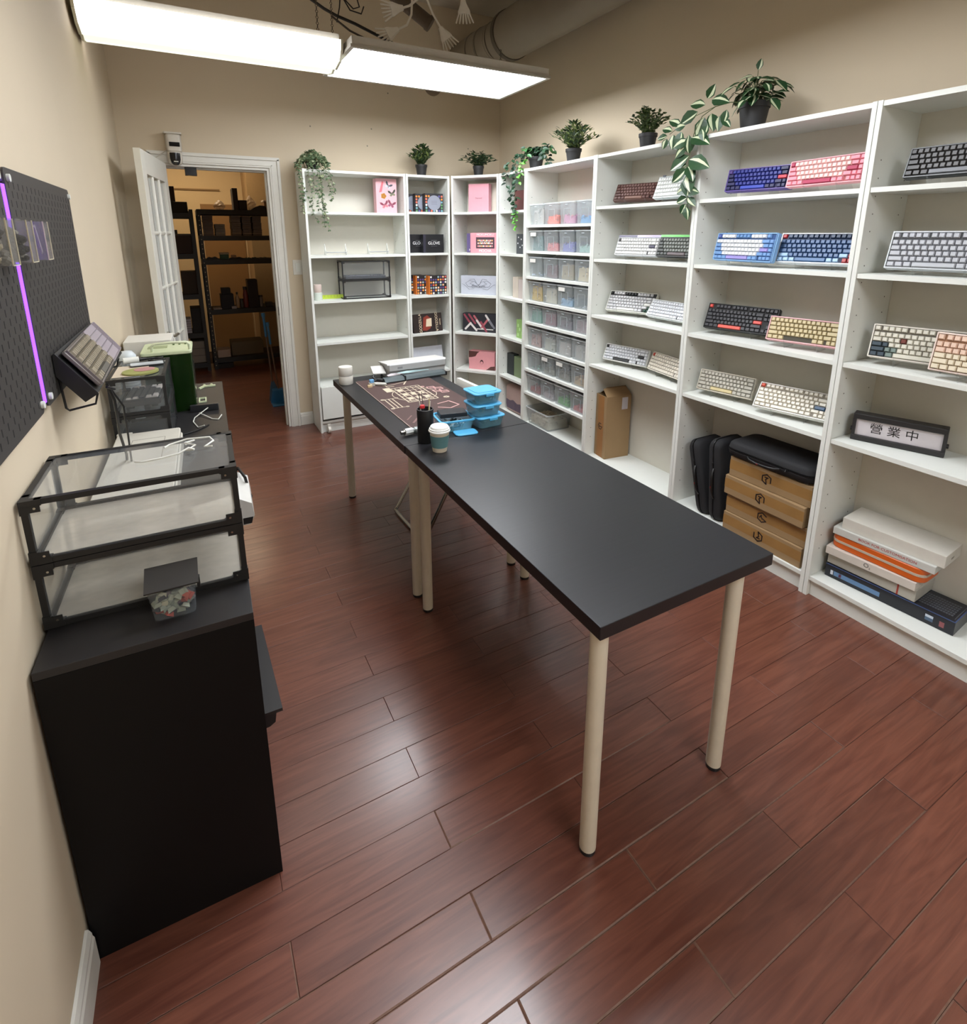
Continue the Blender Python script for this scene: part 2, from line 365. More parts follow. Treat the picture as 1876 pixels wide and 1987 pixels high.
splitter((1.46, 3.2, 2.715), (.6, 0, -.8), 'white six-way cable splitter hanging diagonally in front of the duct', [(1.46, 3.2, 2.715), (1.42, 3.2, 2.77), (1.39, 3.2, 2.83), (1.35, 3.2, 2.93)])
splitter((1.608, 3.2, 2.88), (.1, 0, -1), 'white six-way cable splitter hanging straight down beside the duct', [(1.608, 3.2, 2.88), (1.606, 3.2, 2.95), (1.6, 3.2, 3.05)])
M_DC = mat('cord_black', (44, 38, 34), .6)
b = MB(); b.tube([(.80, 3.62, 2.90), (.9, 3.6, 2.84), (.97, 3.6, 2.815), (1.08, 3.6, 2.79), (1.26, 3.6, 2.735), (1.45, 3.6, 2.68), (1.5, 3.6, 2.6), (1.5, 3.5, 2.55)], .009, 8)
tag(b.build('black_cable', M_DC, smooth=60), 'thick dark power cable sagging down to the flat light panel', 'cable')
b = MB(); b.tube([(.95, 3.55, 3.0), (1.0, 3.55, 2.9), (1.06, 3.55, 2.85), (1.1, 3.56, 2.87), (1.08, 3.57, 2.95), (1.02, 3.57, 2.98), (.99, 3.56, 2.92), (1.04, 3.55, 2.84), (1.11, 3.56, 2.835), (1.13, 3.57, 2.88)], .004, 6)
b.tube([(.99, 3.54, 2.95), (.975, 3.54, 2.84), (.955, 3.54, 2.76)], .0035, 6)
tag(b.build('cord_bundle', M_DC), 'looped bundle of thin black cords near the hanging chains', 'cable')

# ------------------------------------------------------------------ open french door
ang = math.atan2(3.785 - 4.52, -.15 + .035)
t = thing('french_door', 'open white french door with fifteen small glass panes beside the left wall', 'door', (-.035, 4.525, 0.008), ang)
tag(t, kind='structure'); t.name = 'door_1'
W, H, th = .745, 2.022, .018
M_DOOR = mat('door_white', (226, 224, 214), .4, var=.03)
for a, b_, nm in (((0, .1), (0, H), 'stile'), ((W - .1, W), (0, H), 'stile'), ((.1, W - .1), (0, .22), 'rail'), ((.1, W - .1), (H - .13, H), 'rail')):
    B(a[0], a[1], -th, th, b_[0], b_[1]).build(nm, M_DOOR, t, bevel=.002)
gw = (W - .2) / 3; gh = (H - .35) / 5
for i in (1, 2):
    b = MB(); x = .1 + gw * i; b.box(x - .011, x + .011, -.008, .008, .22, H - .13)
    for s in (-1, 1): b.prism([(x - .011, s * .008), (x + .011, s * .008), (x, s * .017)], .22, H - .13)
    b.build('muntin', M_DOOR, t)
for j in range(1, 5):
    z = .22 + gh * j; b = MB(); b.box(.1, W - .1, -.0075, .0075, z - .011, z + .011); b.box(.1, W - .1, -.013, .013, z - .004, z + .004); b.build('muntin', M_DOOR, t)
for i in range(3):
    for j in range(5):
        B(.1 + gw * i + .012, .1 + gw * (i + 1) - .012, -.002, .002, .22 + gh * j + .012, .22 + gh * (j + 1) - .012).build('pane', M_PANE, t)
b = MB()
for s in (-1, 1):
    b.cyl((W - .055, s * th, .94), (W - .055, s * (th + .012), .94), .03, n=16); b.cyl((W - .055, s * (th + .01), .94), (W - .055, s * (th + .04), .94), .009, n=10); b.tube([(W - .055, s * (th + .04), .94), (W - .11, s * (th + .043), .94), (W - .16, s * (th + .04), .935)], .009, 8)
b.build('handle', mat('handle_nickel', (176, 172, 160), .3, .8), t, smooth=40)
# light switch
t = thing('light_switch', 'white rocker light switch on the wall between doorway and bookcase', 'switch', (.806, YB - .0005, 1.305))
B(-.036, .036, -.006, 0, -.058, .058).build('cover_plate', M_TRIM, t, bevel=.002)
b = MB(); b.add([(-.017, -.006, -.034), (.017, -.006, -.034), (.017, -.006, .034), (-.017, -.006, .034), (-.017, -.009, -.034), (.017, -.009, -.034), (.017, -.012, .034), (-.017, -.012, .034)], [(0, 1, 5, 4), (1, 2, 6, 5), (2, 3, 7, 6), (3, 0, 4, 7), (4, 5, 6, 7)])
b.build('rocker', M_WHITE, t)
# security camera
t = thing('security_camera', 'white security camera with two black lens windows above the doorway', 'camera', (.045, YB - .0005, 2.2)); t.scale = (1.22, 1.1, 1.1)
M_CAMW = mat('camera_white', (216, 210, 198), .45)
b = MB(); b.rbox(-.045, .045, -.07, 0, .02, .03, .01); b.box(-.04, -.03, -.01, 0, -.06, .02); b.box(.03, .04, -.01, 0, -.06, .02); b.build('bracket', M_CAMW, t)
b = MB(); b.rbox(-.036, .038, -.075, -.01, -.085, .018, .018, .006, 4); b.build('body', M_CAMW, t, smooth=40)
b = MB(); b.lathe([(.001, -.165), (.02, -.162), (.034, -.148), (.037, -.12), (.036, -.086), (.001, -.084)], 20, (.0, -.045, 0)); b.build('turret', M_CAMW, t, smooth=50)
b = MB(); b.rbox(-.022, .03, -.079, -.0745, -.055, -.03, .002); b.build('lens_window', mat('lens_black', (8, 8, 10), .15), t)
b = MB(); b.rings([[(x * k, -.045 - yy, z) for x, yy in ((-.026, .028), (-.013, .036), (0, .039), (.013, .036), (.026, .028), (.02, .02), (-.02, .02))] for k, z in ((1, -.092), (1, -.13), (.8, -.152), (.45, -.163))])
b.build('lens_dome', MATS['lens_black'], t, smooth=50)
b = MB(); b.box(-.009, .013, -.086, -.081, -.146, -.141); b.build('status_light', mat('lamp_ring', (226, 226, 210), .4), t)
b = MB(); b.tube([(-.035, -.03, -.07), (-.07, -.02, -.1), (-.11, -.015, -.13), (-.16, -.012, -.14)], .003, 6); b.build('cable', M_CAMW, t)
b = MB(); b.rbox(.095, .17, YB + .02, YB + .07, DZ - .074, DZ - .0185, .004)
tag(b.build('door_closer_box', MATS['lens_black']), 'small black box fixed under the door lintel', 'box')
# wall marks: filled screw holes
for i, (x, z) in enumerate(((.98, 2.36), (1.42, 2.25), (1.46, 2.38), (2.33, 2.29), (1.61, 2.66))):
    b = MB(); b.lathe([(.001, -.001), (.006, -.001), (.005, .0012), (.001, .0016)], 8)
    o = b.build('wall_plug', mat('plug_grey', (140, 134, 120), .8)); o.matrix_world = T(x, YB - .0005, z, PI / 2)
    tag(o, ['filled screw hole high above the pothos end left of the door trim', 'filled screw hole above the wide bookcase, lower of two', 'filled screw hole above the wide bookcase, upper of two', 'filled screw hole close to the room corner', 'tiny screw hole just under the light panel'][i], 'wall plug', 'screw holes in the back wall')

# ------------------------------------------------------------------ bookcases
PT = .018
SH = [1.722, 1.408, 1.058, .735]
def bookcase(label, loc, rz, w, shelves, d=.28, h=2.02, holes=True, name='bookcase'):
    """local frame: x 0..w along the front, y 0 (front) .. d (back)"""
    t = thing(name, label, 'bookcase', loc, rz)
    for x in (0, w - PT): B(x + .0006, x + PT - .0006, 0, d, 0, h).build('side_panel', M_WHITE, t, bevel=.0008)
    B(PT, w - PT, .003, d, h - PT - .002, h - .002).build('top_panel', M_WHITE, t)
    B(PT, w - PT, .004, d - .004, .078, .096).build('bottom_panel', M_WHITE, t)
    B(PT, w - PT, .022, .034, 0, .078).build('plinth', M_WHITE, t)
    B(PT, w - PT, d - .004, d - .001, .096, h - PT - .002).build('back_panel', M_BACK, t)
    for z in shelves: B(PT + .001, w - PT - .001, .004, d - .006, z - .018, z).build('shelf', M_WHITE, t)
    if holes:
        b = MB()
        for x, s in ((PT, 1), (w - PT, -1)):
            for y in (.045, d - .05):
                for k in range(26):
                    z = .22 + k * .064; b.box(x - .0003, x + .0003, y - .0022, y + .0022, z - .0022, z + .0022)
        tag(b.build('peg_holes', mat('hole_dark', (96, 92, 84), .9), t), kind='stuff')
    return t
XF = 2.264; Rz = -PI / 2   # right wall cases: local x runs toward the camera (-y), local y into the wall (+x)
def rcase(label, y_hi, y_lo, shelves): return bookcase(label, (XF, y_hi, 0), Rz, y_hi - y_lo, shelves)
rcase('white bookcase at the right edge holding the open sign and stacked boxes', 1.1915, .4165, SH)
rcase('white bookcase with the brown boxes and black cases at its foot', 1.967, 1.1925, SH)
rcase('white bookcase with a tall open cardboard box in its bottom bay', 2.742, 1.968, SH)
TZ = [1.624, 1.439, 1.251, 1.071, .908, .722, .540, .352]
rcase('white bookcase packed with rows of clear keycap tubs', 3.517, 2.743, TZ)
SC5 = [1.735, 1.408, 1.06, .738, .405]
bookcase('narrow white corner bookcase beside the keycap tubs on the right wall', (XF, 3.904, 0), Rz, 3.904 - 3.518, SC5)
hz = math.atan2(3.906 - 4.232, 2.263 - 2.003)
bookcase('narrow white bookcase standing diagonally across the room corner', (2.003, 4.232, 0), hz, math.hypot(.26, .326), SC5)
bookcase('narrow white bookcase facing the room between the wide and the diagonal ones', (1.623, 4.255, 0), 0, .378, SC5)
t = bookcase('wide white bookcase with a closed lower door next to the doorway', (.836, 4.262, 0), 0, .786, [1.722, 1.402, 1.06, .733, .385])
B(.021, .765, -.017, .002, .118, .382).build('door', M_WHITE, t, bevel=.001)
b = MB(); b.cyl((.052, -.012, .028), (.072, -.012, .028), .027, n=18); b.box(.05, .074, -.016, -.006, .03, .075); b.build('caster', mat('caster_white', (220, 216, 206), .4), t, smooth=40)

# ------------------------------------------------------------------ keyboards
CAPM = {}
def cap_mesh(wu):
    k = round(wu, 3)
    if k not in CAPM:
        b = MB(); u = .01905; b.frustum(.0006, u * wu - .0006, .0006, u - .0006, 0, .0075, .0026)
        CAPM[k] = b.mesh('keycap', mat('cap_base', (200, 200, 200), .5))
    return CAPM[k]
def layout(kind):
    R = [[('e', 1)] + [('n', 1)] * 12 + [('m', 2)], [('m', 1.5)] + [('a', 1)] * 12 + [('m', 1.5)],
         [('m', 1.75)] + [('a', 1)] * 11 + [('E', 2.25)], [('m', 2.25)] + [('a', 1)] * 10 + [('m', 2.75)],
         [('m', 1.25)] * 3 + [('s', 6.25)] + [('m', 1.25)] * 4]
    if kind in ('65', '75'):
        R[3] = [('m', 2.25)] + [('a', 1)] * 10 + [('m', 1.75), ('w', 1)]; R[4] = [('m', 1.25)] * 3 + [('s', 6.25), ('m', 1.25), ('m', 1.25), ('_', .5), ('w', 1), ('w', 1)]
        R = [r + [('c', 1)] for r in R]
        if kind == '75': R = [[('e', 1), ('_', .25)] + [('f', 1)] * 4 + [('_', .25)] + [('F', 1)] * 4 + [('_', .25)] + [('f', 1)] * 4 + [('_', .25), ('c', 1)]] + R
    if kind == 'tkl':
        for i, r in enumerate(R): r += [('_', .25)] + [(('m' if i < 2 else '_'), 1)] * 3 if i < 2 else ([('_', 3.25)] if i == 2 else ([('_', 1.25), ('w', 1), ('_', 1)] if i == 3 else [('_', .25)] + [('w', 1)] * 3))
        R = [[('e', 1), ('_', 1)] + [('f', 1)] * 4 + [('_', .5)] + [('F', 1)] * 4 + [('_', .5)] + [('f', 1)] * 4 + [('_', .25)] + [('m', 1)] * 3] + R
    if kind in ('75', 'tkl'): R[1][0] = ('n', 1)
    out = []; n = len(R)
    for j, r in enumerate(R):
        x = 0; gap = .25 if (n == 6 and j == 0) else 0
        for tg, wd in r:
            if tg != '_': out.append((x, (n - 1 - j) + gap, wd, tg, j))
            x += wd
    return out, max(sum(wd for _, wd in r) for r in R), n + (.25 if n == 6 else 0)
def keyboard(label, M, kind, case, cols, Wd=None, D=None, single=True, group=None, bezel=.007, thick=.022, plate=(30, 30, 32), acc=None, fn=None):
    """local frame: x along the rows, y from the space bar edge up to the top edge, z out of the key side"""
    keys, wu, hu = layout(kind); u = .01905
    W0 = wu * u + 2 * bezel; D0 = hu * u + 2 * bezel
    sx = (Wd / W0) if Wd else 1; sy = (D / D0) if D else 1
    t = thing('keyboard', label, 'keyboard'); t.matrix_world = M @ Matrix.Diagonal((sx, sy, 1, 1)); tag(t, group=group)
    cm = mat('case_%d_%d_%d' % case, case, .4)
    b = MB(); b.rbox(0, W0, 0, D0, -thick, 0, .007, .002, 2); b.build('case', cm, t, smooth=30)
    b = MB(); x0, x1, y0, y1 = bezel - .001, W0 - bezel + .001, bezel - .001, D0 - bezel + .001
    for q in ((0, W0, 0, y0), (0, W0, y1, D0), (0, x0, y0, y1), (x1, W0, y0, y1)): b.box(q[0] + .002, q[1] - .002 if q[1] == W0 else q[1], q[2] + (.002 if q[2] == 0 else 0), q[3] - (.002 if q[3] == D0 else 0), 0, .0055)
    b.build('bezel', mat('bez_%d_%d_%d' % case, case, .35) if not acc else mat('bez_%d_%d_%d' % acc, acc, .35), t)
    B(x0, x1, y0, y1, .0002, .0015).build('plate', mat('plate_%d_%d_%d' % plate, plate, .6), t)
    if fn: fn(t, W0, D0)
    if single:
        for x, y, wd, tg, j in keys:
            c = cols(x, y, wd, tg, j) if callable(cols) else cols.get(tg, cols.get('m' if tg in 'wcfe' else 'a', cols['a']))
            if c is None: continue
            inst(cap_mesh(wd), 'keycap', t, Matrix.Translation((bezel + x * u, bezel + y * u, .0025)), mat('key_%d_%d_%d' % tuple(c), c, .45))
    else:
        b = MB(); ms = []
        for x, y, wd, tg, j in keys:
            c = cols(x, y, wd, tg, j) if callable(cols) else cols.get(tg, cols.get('m' if tg in 'wcfe' else 'a', cols['a']))
            if c is None: continue
            m = mat('key_%d_%d_%d' % tuple(c), c, .45)
            if m not in ms: ms.append(m)
            b.m = ms.index(m); b.M = Matrix.Translation((bezel + x * u, bezel + y * u, .0025)); b.frustum(.0006, u * wd - .0006, .0006, u - .0006, 0, .0075, .0026)
        o = b.build('keycaps', ms, t); o['kind'] = 'stuff'
    return t
def stand(x0, y0, z0, zs, W, yaw, tilt, label):
    """clear acrylic display stand: two slanted arms with lips, tied by a rod; local x runs toward the camera"""
    t = thing('acrylic_stand', label, 'stand', (x0, y0, zs), -PI / 2 + math.radians(yaw)); h = z0 - zs; c, s = math.cos(tilt), math.sin(tilt); tk = .026
    for fx in (.27, .70):
        x = W * fx; b = MB()
        b.box(x - .002, x + .002, .004, .105, 0, .004)
        b.rings([[(x + k, p[0], p[1]) for p in ((.004, 0), (-.004 , h - .006), (-.008, h - .004), (-.012, h + .008), (-.009, h + .009), (-.002, h - .001), (s * tk + .001, h - c * tk - .002 + .0), (s * tk + .06 * c, h - c * tk + .06 * s), (s * tk + .06 * c + .004, h - c * tk + .06 * s), (.1, .003), (.105, 0))] for k in (-.002, .002)])
        b.build('arm', M_CLEAR, t)
    b = MB(); b.cyl((W * .27, .03, .004), (W * .7, .03, .004), .003, n=8); b.build('rod', M_CLEAR, t)
def kb_on_shelf(label, zs, x0, y0, z0, W, D, yaw, tilt, kind, case, cols, near, **k):
    th_ = math.radians(tilt)
    # local x -> toward camera with yaw, local y -> up the tilt into the shelf, local z -> key normal
    ex = Vector((math.sin(math.radians(yaw)), -math.cos(math.radians(yaw)), 0)); n = Vector((math.cos(math.radians(yaw)), math.sin(math.radians(yaw)), 0))
    ey = n * math.cos(th_) + Vector((0, 0, 1)) * math.sin(th_); ez = ex.cross(ey)
    M = Matrix(((ex.x, ey.x, ez.x, x0), (ex.y, ey.y, ez.y, y0), (ex.z, ey.z, ez.z, z0), (0, 0, 0, 1)))
    keyboard(label, M, kind, case, cols, W, D, near, 'keyboards shown on the right wall bookcases', **k)
    stand(x0, y0, z0, zs, W, yaw, th_, 'clear acrylic stand under the ' + ' '.join(label.replace(',', '').split()[:9]).rsplit(' on the', 1)[0])
G1 = (214, 216, 218); G2 = (196, 198, 200)
def c_simple(a, m=None, s=None, e=None, E=None, **o):
    m = m or a; s = s or a
    d = dict(a=a, n=a, m=m, s=s, e=e or m, E=E or m, c=m, w=m, f=m, F=m); d.update(o); return d
S1, S2, S3, S4 = SH
def strip(c, c2, frac):
    def f(t, W0, D0):
        B(.002, W0 * frac, D0 - .0005, D0 + .012, -.02, .006).build('light_bar', mat('bar_%d' % c[0], c, .3), t)
        B(W0 * frac, W0 - .002, D0 - .0005, D0 + .012, -.02, .006).build('light_bar', mat('bar_%d' % c2[0], c2, .3), t)
    return f
def badge(t, W0, D0):
    B(.03, .052, D0 - .004, D0 + .004, .0055, .0085).build('badge', mat('badge_dark', (80, 84, 92), .4), t)
def knob75(t, W0, D0):
    b = MB(); b.cyl((W0 - .016, D0 - .016, .002), (W0 - .016, D0 - .016, .015), .008, n=16); b.build('knob', M_HOUS, t)
KB = [
 ('dark brown compact keyboard on the top shelf behind a white one', S1, 2.332, 2.648, 1.75, .300, .113, 19.6, 60.1, '65', (84, 52, 44), c_simple((112, 82, 76), (92, 62, 56), (128, 96, 84)), 0, dict(plate=(30, 14, 14))),
 ('white compact keyboard with pale keys on dark green, partly behind the trailing leaves', S1, 2.384, 2.374, 1.75, .300, .127, -.4, 69, '65', (206, 212, 214), c_simple((226, 228, 224)), 0, dict(plate=(30, 48, 44), fn=badge)),
 ('white keyboard with one black escape key and a violet rear bar on the second shelf', S2, 2.33, 2.606, 1.4327, .300, .112, 9.6, 70, '65', (204, 206, 210), c_simple((222, 222, 220), e=(30, 26, 34), E=(66, 62, 84)), 0, dict(fn=strip((50, 34, 84), (196, 182, 226), .45))),
 ('black keyboard with a bright green rear bar on the second shelf', S2, 2.345, 2.284, 1.4345, .285, .112, 6.6, 70, '60', (18, 18, 18), c_simple((120, 124, 118), (70, 74, 70), (96, 84, 86)), 0, dict(fn=strip((88, 200, 70), (150, 240, 130), .7))),
 ('white exploded-layout keyboard with green and black accent keys on the third shelf', S3, 2.345, 2.682, 1.087, .322, .137, 18.2, 61, '75', (224, 224, 214), c_simple((206, 206, 208), e=(24, 28, 26), E=(232, 232, 226), F=(26, 28, 26), w=(20, 60, 44), s=(226, 226, 220)), 0, {}),
 ('plain white keyboard with white keys behind the upright on the third shelf', S3, 2.388, 2.370, 1.087, .305, .110, -2.3, 59.5, '65', (226, 230, 230), c_simple((224, 226, 230)), 0, {}),
 ('white keyboard with charcoal escape, enter and space keys on the fourth shelf', S4, 2.347, 2.684, .766, .323, .108, 12.4, 67, '65', (226, 226, 222), c_simple((216, 218, 222), e=(44, 44, 44), E=(50, 50, 52), s=(60, 62, 64)), 0, {}),
 ('cream keyboard with a red escape key turned inward on the fourth shelf', S4, 2.405, 2.345, .766, .315, .113, -10, 66.5, '65', (228, 222, 208), c_simple((228, 220, 206), e=(196, 74, 54)), 0, {}),
 ('navy blue keyboard with a violet case and one red key on the top shelf', S1, 2.328, 1.856, 1.75, .305, .108, 9.3, 74.6, '65', (96, 78, 150), c_simple((44, 52, 132), (40, 40, 84), (48, 66, 170), e=(84, 66, 130), E=(208, 58, 74)), 1, dict(plate=(16, 14, 66))),
 ('pink keyboard with magenta enter, escape and space keys on the top shelf', S1, 2.347, 1.560, 1.75, .335, .111, -6.4, 79.3, '65', (238, 172, 180), lambda x, y, w_, t_, j: (176, 60, 92) if t_ in 'eEs' else ((236, 150, 164) if t_ in 'mwc' else (244, 204, 200)), 1, dict(plate=(170, 96, 96))),
 ('sky blue keyboard with white keys and a lilac space bar on the second shelf', S2, 2.32, 1.879, 1.432, .345, .132, -7.3, 79, '75', (134, 178, 226), lambda x, y, w_, t_, j: (150, 140, 204) if t_ in 'sE' else ((92, 134, 184) if t_ in 'F' else ((110, 150, 200) if t_ in 'mwc' else ((84, 104, 170) if t_ == 'e' else (222, 224, 226)))), 1, dict(plate=(44, 78, 128))),
 ('white keyboard with navy keys and red escape and arrow keys on the second shelf', S2, 2.32, 1.552, 1.4316, .325, .140, 12.5, 66, '75', (218, 222, 226), lambda x, y, w_, t_, j: (170, 34, 36) if t_ in 'ew' else ((54, 98, 146) if t_ == 's' else ((150, 184, 216) if (j >= 4 and t_ == 'm') else ((50, 68, 96) if t_ in 'fF' else (64, 96, 140)))), 1, dict(plate=(16, 40, 74))),
 ('black tenkeyless keyboard with coral space, enter and escape keys on the third shelf', S3, 2.337, 1.913, 1.087, .350, .134, 12, 68, 'tkl', (34, 36, 36), c_simple((66, 66, 70), e=(220, 84, 76), E=(222, 92, 84), s=(226, 100, 88)), 1, dict(plate=(14, 14, 15))),
 ('pink-framed keyboard with gold-edged keys and bare gaps on the third shelf', S3, 2.314, 1.547, 1.087, .310, .113, 11.7, 70.5, '65', (232, 178, 182), lambda x, y, w_, t_, j: None if t_ == 's' else (200, 184, 144), 1, dict(plate=(66, 60, 44))),
 ('beige compact keyboard with a pale yellow space bar on the fourth shelf', S4, 2.312, 1.899, .766, .287, .109, 11.8, 69, '60', (206, 200, 184), c_simple((190, 186, 174), (184, 180, 168), (212, 196, 150)), 1, dict(plate=(60, 58, 54))),
 ('cream keyboard with an orange escape key and a blue enter key on the fourth shelf', S4, 2.297, 1.561, .766, .322, .130, 13.0, 53, '75', (228, 226, 220), c_simple((226, 220, 206), e=(212, 74, 44), E=(44, 82, 118)), 1, dict(plate=(140, 132, 118))),
 ('black translucent keyboard near the right edge on the top shelf', S1, 2.34, 1.109, 1.75, .300, .111, -.4, 72.4, '60', (26, 28, 30), c_simple((78, 76, 76), (58, 56, 56), (104, 106, 112)), 1, dict(plate=(10, 10, 10))),
 ('silver grey keyboard with grey keys near the right edge on the second shelf', S2, 2.32, 1.112, 1.429, .345, .142, 6, 74, '75', (192, 196, 200), c_simple((176, 178, 184)), 1, dict(plate=(56, 58, 60))),
 ('ivory keyboard with an ink-brush landscape across its keys on the third shelf', S3, 2.327, 1.122, 1.087, .330, .133, 12.8, 74, '75', (222, 216, 206), lambda x, y, w_, t_, j: (60, 74, 84) if (j >= 3 and x < 2 and t_ != 's') else ((120, 136, 130) if (j >= 4 and x < 3.6 and t_ != 's') else ((110, 50, 40) if (j == 2 and x == 4.5) else ((96, 110, 80) if (j == 0 and x > 10) else (214, 210, 196)))), 1, dict(plate=(96, 90, 78))),
 ('peach and cream keyboard in front at the right edge of the third shelf', S3, 2.282, .899, 1.087, .330, .138, 3.9, 78, '75', (224, 206, 196), lambda x, y, w_, t_, j: (226, 196, 176) if j < 3 else (226, 214, 190), 1, dict(plate=(150, 110, 80))),
]
for row in KB:
    lab, zs, x0, y0, z0, W_, D_, yw, tl, kd, cs, cl, nr, kw = row
    kb_on_shelf(lab, zs + .0005, x0, y0, z0, W_, D_, yw, tl, kd, cs, cl, nr, **kw)

# ------------------------------------------------------------------ keycap tubs
TC = [
 [('pale grey', (190, 186, 180), .75), ('bright coral', (240, 104, 74), .42), ('coral and lilac', (196, 122, 160), .4), ('sky blue', (84, 150, 204), .32)],
 [('dark teal', (84, 124, 124), .8), ('salmon pink', (222, 120, 124), .4), ('violet blue', (104, 104, 184), .42), ('mint grey', (150, 186, 180), .34)],
 [('a few pale blue', (176, 190, 214), .16), ('maroon', (104, 64, 74), .6), ('beige and olive', (158, 142, 112), .7), ('cream', (206, 190, 156), .62)],
 [('golden yellow', (212, 174, 50), .78), ('off-white', (200, 192, 172), .78), ('light blue', (130, 172, 206), .34), ('almost no', (176, 186, 196), .08)],
 [('green teal', (92, 156, 140), .7), ('burgundy', (124, 44, 72), .75), ('dark purple', (88, 68, 88), .5), ('mauve', (158, 132, 140), .66)],
 [('dusty pink', (190, 146, 138), .62), ('light grey', (184, 184, 172), .6), ('white and grey', (196, 190, 186), .64), ('pale grey', (176, 172, 168), .7)],
 [('scarce mint', (150, 196, 176), .12), ('grey olive', (128, 126, 108), .34), ('dark olive', (112, 106, 88), .38), ('tan', (196, 164, 118), .42)],
 [('dark red', (150, 40, 42), .36), ('lilac grey', (164, 150, 156), .34), ('leaf green', (90, 170, 84), .38), ('rose red', (190, 90, 94), .28)]]
ORD = ['first from the left', 'second from the left', 'third from the left', 'last on the right']
RW = ['top', 'second', 'third', 'fourth', 'fifth', 'sixth', 'seventh', 'eighth']
def tub_mesh(w, d, h):
    b = MB(); b.tray(0, w, 0, d, 0, h - .006, .012, .0015, .006); return b.mesh('tub_body', M_TUB, 40)
def rim_mesh(w, d, h):
    b = MB(); P = [b.rr(-.004, w + .004, -.004, d + .004, .014), b.rr(.0015, w - .0015, .0015, d - .0015, .012)]
    b.rings([[(x, y, h - .008) for x, y in P[0]], [(x, y, h) for x, y in P[0]], [(x, y, h) for x, y in P[1]], [(x, y, h - .008) for x, y in P[1]]], cap=False)
    b.cyl((w * .5 - .012, -.004, h - .02), (w * .5 + .012, -.004, h - .02), .003, n=6); return b.mesh('tub_rim', glass('tub_rim', (214, 220, 222), .5, .25), 40)
def front_mesh(w, h):
    b = MB()
    for q in ((w * .28, w * .72, h * .68, h * .7), (w * .28, w * .295, h * .2, h * .68), (w * .705, w * .72, h * .2, h * .68)): b.box(q[0], q[1], .0035, .0055, q[2], q[3])
    return b.mesh('front_ridge', MATS['tub_rim'])
TW, TD = .172, .225
def pile(b, w, d, h, n, rnd, s=.014):
    lay = max(1, int(h / (s * .8)))
    for k in range(n):
        x = rnd.uniform(.016, w - .016 - s); y = rnd.uniform(.012, d - .016 - s); z = .004 + rnd.random() * max(h - s, .001)
        b.M = T(x + s / 2, y + s / 2, z + s * .4, rnd.uniform(-.6, .6), rnd.uniform(-.6, .6), rnd.uniform(0, 3)); b.m = k % 3
        b.frustum(-s / 2, s / 2, -s / 2, s / 2, -s * .3, s * .3, .002)
    b.M = Matrix()
for r, zt in enumerate(TZ):
    top = 1.99 if r == 0 else TZ[r - 1] - .018
    h = min(.145, top - zt - .014)
    tm, rm, fm = tub_mesh(TW, TD, h), rim_mesh(TW, TD, h), front_mesh(TW, h)
    for c in range(4):
        cn, col, fill = TC[r][c]; rnd = random.Random(r * 10 + c)
        yh = 3.492 - c * .1825
        t = thing('plastic_tub', 'clear tub of %s keycaps, %s on the %s tub shelf' % (cn, ORD[c].replace('from the left', 'from left'), RW[r]), 'tub', (XF + .022, yh, zt + .0004), Rz, 'clear keycap tubs')
        inst(tm, 'body', t); inst(rm, 'rim', t); inst(fm, 'front_ridge', t)
        if (r, c) in ((1, 0), (2, 0), (3, 2), (6, 1), (6, 2)): B(.03, .1, -.0075, -.0045, h * .72, h * .9).build('paper_label', mat('label_paper', (228, 226, 220), .7), t)
        b = MB(); hh = (h - .014) * min(fill * 1.25, .9)
        pile(b, TW, TD, hh, int(70 * fill / .4) if fill > .1 else 8, rnd)
        b.m = 0; 
        if fill > .2: b.frustum(.02, TW - .02, .025, TD - .02, .003, max(.006, hh - .014), .004)
        dk = tuple(int(x * .8) for x in col); lt = tuple(min(255, int(x * 1.1 + 12)) for x in col)
        o = b.build('keycap_pile', [mat('pl_%d_%d_%d' % x, x, .55) for x in (col, dk, lt)]); o.location = (XF + .022, yh, zt + .0012); o.rotation_euler[2] = Rz
        tag(o, 'loose %s keycaps, %s on the %s tub shelf' % (cn, ORD[c], RW[r]), 'keycaps', None, 'stuff')
t = thing('storage_tub', 'larger clear plastic tub of ivory keycaps on the lowest shelf under the tub rows', 'tub', (XF + .02, 3.49, .0965), Rz)
b = MB(); b.tray(0, .30, 0, .235, 0, .13, .02, .002, .012); b.build('body', M_TUB, t, smooth=40)
b = MB(); P = [b.rr(-.005, .305, -.005, .24, .02), b.rr(.003, .297, .003, .232, .02)]
b.rings([[(x, y, .124) for x, y in P[0]], [(x, y, .132) for x, y in P[0]], [(x, y, .132) for x, y in P[1]], [(x, y, .124) for x, y in P[1]]], cap=False); b.build('rim', MATS['tub_rim'], t)
b = MB(); pile(b, .29, .225, .085, 220, random.Random(99)); b.m = 0; b.frustum(.03, .27, .03, .21, .004, .07, .004)
o = b.build('keycap_pile', [mat('ivory%d' % i, (206 - i * 14, 200 - i * 14, 180 - i * 12), .6) for i in range(3)]); o.location = (XF + .02, 3.49, .098); o.rotation_euler[2] = Rz
tag(o, 'loose ivory keycaps inside the large tub on the lowest shelf', 'keycaps', None, 'stuff')

